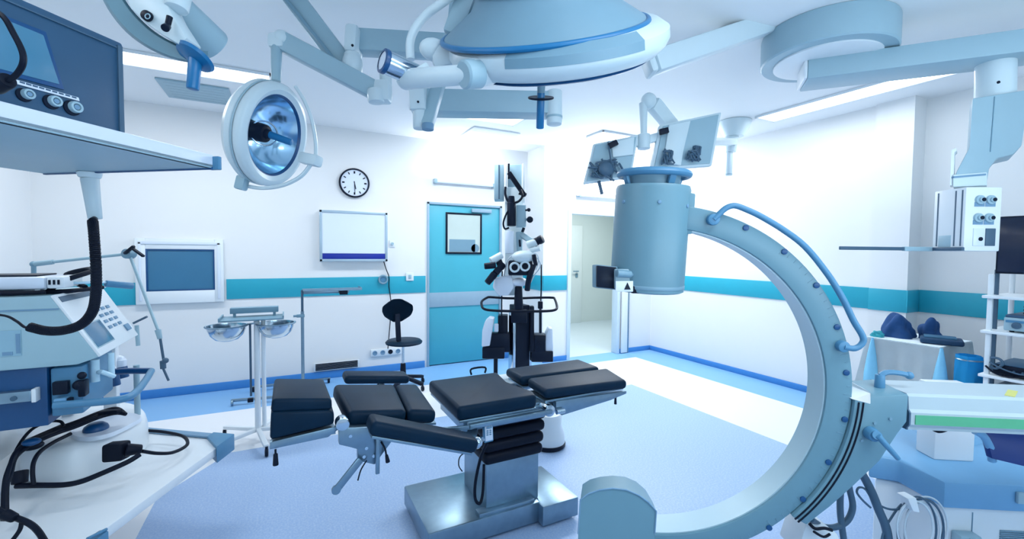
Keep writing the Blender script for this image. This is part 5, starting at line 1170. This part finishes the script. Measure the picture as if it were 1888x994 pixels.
build('side_cover', MB().prism([mp(x, y, 4.72) for x, y in ((1005, 648), (1006, 618), (1012, 606), (1019, 606), (1020, 648))], FW*.2, .012), M['viewer'], mi)
build('left_strut', MB().cyl(mp(914, 662, 4.68), V((mp(914, 662, 4.68).x, mp(914, 662, 4.68).y, .1)), .022), M['plastic'], mi)
build('left_outrigger', MB().beam((mp(914, 662, 4.68).x, mp(914, 662, 4.68).y, .12), (fx-.2, fy, .12), .06, .05, .008), M['plastic'], mi)
build('white_block', mbox(911, 598, 919, 612, 4.62, .08, .006), M['viewer'], mi)

# ------------------------------------------------------------------ draped table with linen
dt = thing('draped_table', 'instrument table under a pale blue drape in the right alcove, behind the c-arm', 'table', (4.75, 1.68, 0))
tx0, tx1, ty0, ty1, tz = 4.42, 5.02, 1.45, 1.93, .85
for x in (tx0+.06, tx1-.06):
    for y in (ty0+.06, ty1-.06): build('leg', MB().cyl((x, y, .0), (x, y, tz-.03), .018), M['steel'], dt)
build('table_top', MB().box((tx0+.02, ty0+.02, tz-.035), (tx1-.02, ty1-.02, tz-.008), .004), M['steel'], dt)
dr = MB(); tt = bmesh.new(); per = []
def perim(n):
    P_ = [(tx0, ty1), (tx0, ty0), (tx1, ty0), (tx1, ty1)]; out = []
    for k in range(4):
        a_, b_ = P_[k], P_[(k+1) % 4]
        for i in range(n): out.append((a_[0]+(b_[0]-a_[0])*i/n, a_[1]+(b_[1]-a_[1])*i/n, k, i/n))
    return out
pp = perim(22); cxm, cym = (tx0+tx1)/2, (ty0+ty1)/2; rings = []
for lv_ in range(8):
    rw = []
    for i, (x, y, k, u) in enumerate(pp):
        if lv_ == 0: z, o_ = tz+.004, -.012
        elif lv_ == 1: z, o_ = tz-.004, .0
        else:
            q_ = (lv_-1)/6; z = tz-.006-q_*.74; cr = min(u, 1-u)
            o_ = q_*(.028*math.sin(i*1.15+k)+.020*math.sin(i*.47+2*k)+.035)+q_*max(0, .12-cr)*.9
        d_ = V((x-cxm, y-cym, 0)); nrm = [V((-1, 0, 0)), V((0, -1, 0)), V((1, 0, 0)), V((0, 1, 0))][k]
        if k in (2, 3): o_ = min(o_, .02)
        co_ = d_.normalized() if min(u, 1-u) < .06 else nrm
        rw.append(tt.verts.new(V((x, y, z))+co_*o_))
    rings.append(rw)
n_ = len(pp)
for A, B in zip(rings, rings[1:]):
    for i in range(n_): tt.faces.new((A[i], A[(i+1) % n_], B[(i+1) % n_], B[i]))
bmesh.ops.solidify(tt, geom=tt.faces[:], thickness=.003); bmesh.ops.recalc_face_normals(tt, faces=tt.faces); dr._add(tt)
dr.box((tx0+.004, ty0+.004, tz+.001), (tx1-.004, ty1-.004, tz+.005))
tag(build('table_drape', dr, M['drape']), 'pale blue disposable drape hanging in folds over the alcove table', 'drape')
def fold(n, q, par_d, mt_, lab, cat):
    o_ = build(n, MB().prism([dep(x, y, d_) for x, y, d_ in q], FW*.01, .002), M[mt_]); return tag(o_, lab, cat)
uc = MB()
for x, y in ((tx0-.012, ty0-.012), (tx0-.012, ty1-.05)):
    prof_ = [(.008, 0), (.03, -.14), (.05, -.30), (.065, -.50), (.075, -.76)]
    uc.lathe((x, y, tz+.004), (0, 0, 1), prof_, 26)
tag(build('under_cloth', uc, M['cyan2']), 'light cyan cloth folds falling from the front corners of the draped table', 'cloth')
# crumpled linen
def linen(n, c, sx, sy, sz, seed, mt_, lab):
    t_ = bmesh.new(); bmesh.ops.create_icosphere(t_, subdivisions=4, radius=1); rr = random.Random(seed)
    ph = [(rr.uniform(-7, 7), rr.uniform(-7, 7), rr.uniform(-7, 7), rr.uniform(0, 6)) for _ in range(6)]
    for v in t_.verts:
        q_ = v.co.copy(); k = 1+sum(.075*math.sin(a*q_.x+b*q_.y+c_*q_.z+d_) for a, b, c_, d_ in ph)
        z = q_.z*k; z = max(z, -.25)
        flare = 1+.25*max(0, -z)*2
        v.co = V((q_.x*k*sx*flare, q_.y*k*sy*flare, (z+.25)/1.25*sz))
    m_ = MB(); m_._add(t_, Matrix.Translation(V(c))); return tag(build(n, m_, M[mt_]), lab, 'linen')
zt_ = tz+.006
q = on(1634, 620, 'Z', zt_); 
linen('linen_bundle', V((4.67, 1.815, zt_)), .095, .10, .185, 4, 'linen', 'large crumpled navy linen bundle at left end of the draped table')
linen('linen_bundle', V((4.79, 1.64, zt_)), .07, .065, .155, 9, 'linen', 'smaller crumpled navy linen bundle beside the folded dark pack')
linen('teal_cloth', V((4.50, 1.885, zt_)), .04, .04, .05, 5, 'tealpl', 'small teal cloth tucked left of the big navy bundle')
pk = thing('folded_pack', 'flat folded dark pack on the front corner of the draped table', 'pack', (4.6, 1.48, zt_))
c_ = V((4.585, 1.50, zt_))
a1_ = V((.35, -.93, 0)).normalized(); a2_ = V((.93, .35, 0)).normalized()
build('cloth_pack', MB().obox(c_+V((.04, .015, .023)), a1_, a2_, V((0, 0, 1)), .125, .10, .021, .014, 3), mat('dark_slate_cloth', (.01, .05, .12), .8, noise=.25, scale=14, bump=.3), pk)
build('top_fold', MB().obox(c_+V((.045, .025, .048)), a1_, a2_, V((0, 0, 1)), .095, .07, .008, .006, 2), mat('slate_cloth', (.03, .12, .22), .8, noise=.2, scale=14, bump=.3), pk)

# bright blue waste bag beside it
wb = thing('waste_bag', 'bright cyan blue bag hanging between draped table and equipment rack', 'bag', (4.48, 1.22, 0))
bag = MB(); tt = bmesh.new(); rg = []; bc = on(1792, 690, 'Z', .62); bc = V((4.42, 1.29, 0))
for lv_ in range(9):
    q_ = lv_/8; z = .30+q_*.53; rw = []
    for i in range(28):
        a = i*2*math.pi/28; r_ = (.066+.02*math.sin(q_*math.pi)*.6)*(1+.07*math.sin(5*a+q_*4)+.05*math.sin(9*a-q_*3))
        if lv_ == 0: r_ *= .6
        rw.append(tt.verts.new((bc.x+r_*math.cos(a), bc.y+r_*math.sin(a), z)))
    rg.append(rw)
for A, B in zip(rg, rg[1:]):
    for i in range(28): tt.faces.new((A[i], A[(i+1) % 28], B[(i+1) % 28], B[i]))
tt.faces.new(rg[0]); bmesh.ops.solidify(tt, geom=tt.faces[:], thickness=-.002); bmesh.ops.recalc_face_normals(tt, faces=tt.faces); bag._add(tt)
build('bag', bag, M['cyan'], wb)
build('hoop', MB().lathe((bc.x, bc.y, .80), (0, 0, 1), [(.070+.006*math.cos(a*math.pi/3), .006*math.sin(a*math.pi/3)) for a in range(7)], 32), M['steel'], wb)
build('stand', MB().cyl((bc.x+.085, bc.y, .0), (bc.x+.085, bc.y, .82), .010).cyl((bc.x+.05, bc.y, 0), (bc.x+.05, bc.y, .02), .07), M['steel'], wb)

# ------------------------------------------------------------------ equipment rack and screen
RX, RY = 4.30, 1.165
rk = thing('equipment_rack', 'white open equipment rack with shelves at right edge of the room', 'rack', (RX+.25, RY-.3, 0))
for x, y in ((RX, RY), (RX+.395, RY), (RX, RY-.62), (RX+.395, RY-.62)): build('post', MB().box((x-.013, y-.013, .08), (x+.013, y+.013, 1.43), .004), M['white'], rk)
build('post', MB().box((RX+.09, RY-.012, .1), (RX+.105, RY+.012, 1.46), .003), M['hose'], rk, 'thin dark cable post')
shz = (1.285, 1.045, .742, .500, .2)
for z in shz: build('shelf', MB().box((RX-.05, RY-.65, z-.02), (RX+.42, RY+.03, z), .005), M['white'], rk)
build('shelf_bracket', MB().tube([(RX-.02, RY-.02, .86), (RX-.02, RY-.06, .86), (RX-.02, RY-.08, .83), (RX-.02, RY-.05, .79), (RX-.02, RY-.02, .80)], .008, smooth=4), M['hose'], rk)
for x in (RX, RX+.30):
    for y in (RY-.02, RY-.60): build('castor', MB().cyl((x-.015, y, .04), (x+.015, y, .04), .04, bev=.008).cyl((x, y, .04), (x, y, .09), .012), M['plastic'], rk)
def device(n, z, y1, y0, h, top, lab, cat, knobs, bodym='armw'):
    t = thing(n, lab, cat, (RX+.15, (y0+y1)/2, z), 'devices on the rack')
    build('case', MB().box((RX-.01, y0, z+.012), (RX+.36, y1, z+h), .006), M[bodym], t)
    build('cover', MB().box((RX-.005, y0+.005, z+h), (RX+.355, y1-.005, z+h+top), .004), M['monitorf'] if top < .03 else M['plastic'], t)
    for x in (RX+.03, RX+.32):
        for y in (y0+.03, y1-.03): build('foot', MB().cyl((x, y, z), (x, y, z+.014), .012, n=14), M['plastic'], t)
    for u, w_, r_ in knobs: build('knob', MB().cyl((RX-.022, y1-u, z+h*w_), (RX-.008, y1-u, z+h*w_), r_, n=18, bev=.002), M['hose'], t)
    return t
t = device('video_processor', 1.045, RY-.07, RY-.50, .10, .018, 'slim silver device with blue band on the upper rack shelf', 'device', [(.06, .5, .022), (.16, .55, .008), (.20, .55, .008)])
build('blue_band', MB().box((RX-.013, RY-.46, 1.112), (RX-.009, RY-.08, 1.128)), M['midblue'], t)
t = thing('cable_pile', 'black coiled lead lying on top of the silver rack device', 'cable', (RX+.1, RY-.25, 1.165))
build('lead', MB().tube([(RX+.05+.07*math.cos(a*.9), RY-.24+.09*math.sin(a*.9), 1.172+.003*a) for a in range(18)], .008, smooth=4), M['rubber'], t)
t = device('recorder', .742, RY-.03, RY-.55, .075, .006, 'flat black recorder on the middle rack shelf', 'device', [(.10, .6, .006), (.14, .6, .006)], 'plastic')
t2 = thing('video_leads', 'loose dark leads bunched in front of the black recorder', 'cable', (RX-.03, RY-.1, .743))
build('lead', MB().tube([(RX-.028, RY-.0, .80), (RX-.035, RY-.05, .76), (RX-.038, RY-.12, .752), (RX-.035, RY-.2, .77), (RX-.03, RY-.28, .752)], .006, smooth=6), M['rubber'], t2)
build('lead', MB().tube([(RX-.030, RY-.02, .83), (RX-.04, RY-.08, .80), (RX-.036, RY-.16, .78), (RX-.032, RY-.24, .79)], .005, smooth=6), M['hose'], t2)
t = device('light_source', .500, RY-.0, RY-.52, .13, .02, 'boxy silver light source with dark dials on the lower rack shelf', 'device', [(.06, .45, .016), (.12, .45, .020), (.19, .5, .014), (.24, .45, .018), (.30, .45, .016)], 'viewer')
build('front_print', MB().box((RX-.013, RY-.34, .53), (RX-.0095, RY-.03, .59)), M['grey'], t)
t = thing('rubber_pad', 'small black pad on the top rack shelf under the dark screen', 'pad', (RX+.1, RY-.3, 1.286))
build('pad', MB().box((RX-.03, RY-.5, 1.305), (RX+.12, RY-.16, 1.318), .004), M['plastic'], t); build('pad_feet', MB().box((RX, RY-.48, 1.286), (RX+.1, RY-.18, 1.306), .002), M['hose'], t)
tv = thing('display_screen', 'large dark blue flat screen on top of the rack at right edge', 'screen', (RX+.06, RY-.35, 1.43))
build('bezel', MB().box((RX+.02, RY-.80, 1.435), (RX+.06, RY-.01, 1.822), .005), M['plastic'], tv)
build('screen', MB().box((RX+.014, RY-.79, 1.447), (RX+.021, RY-.02, 1.812), .001), M['tv'], tv)
build('mount', MB().box((RX+.06, RY-.62, 1.30), (RX+.10, RY-.54, 1.62), .004).box((RX+.03, RY-.64, 1.286), (RX+.18, RY-.52, 1.30), .003), M['white'], tv)
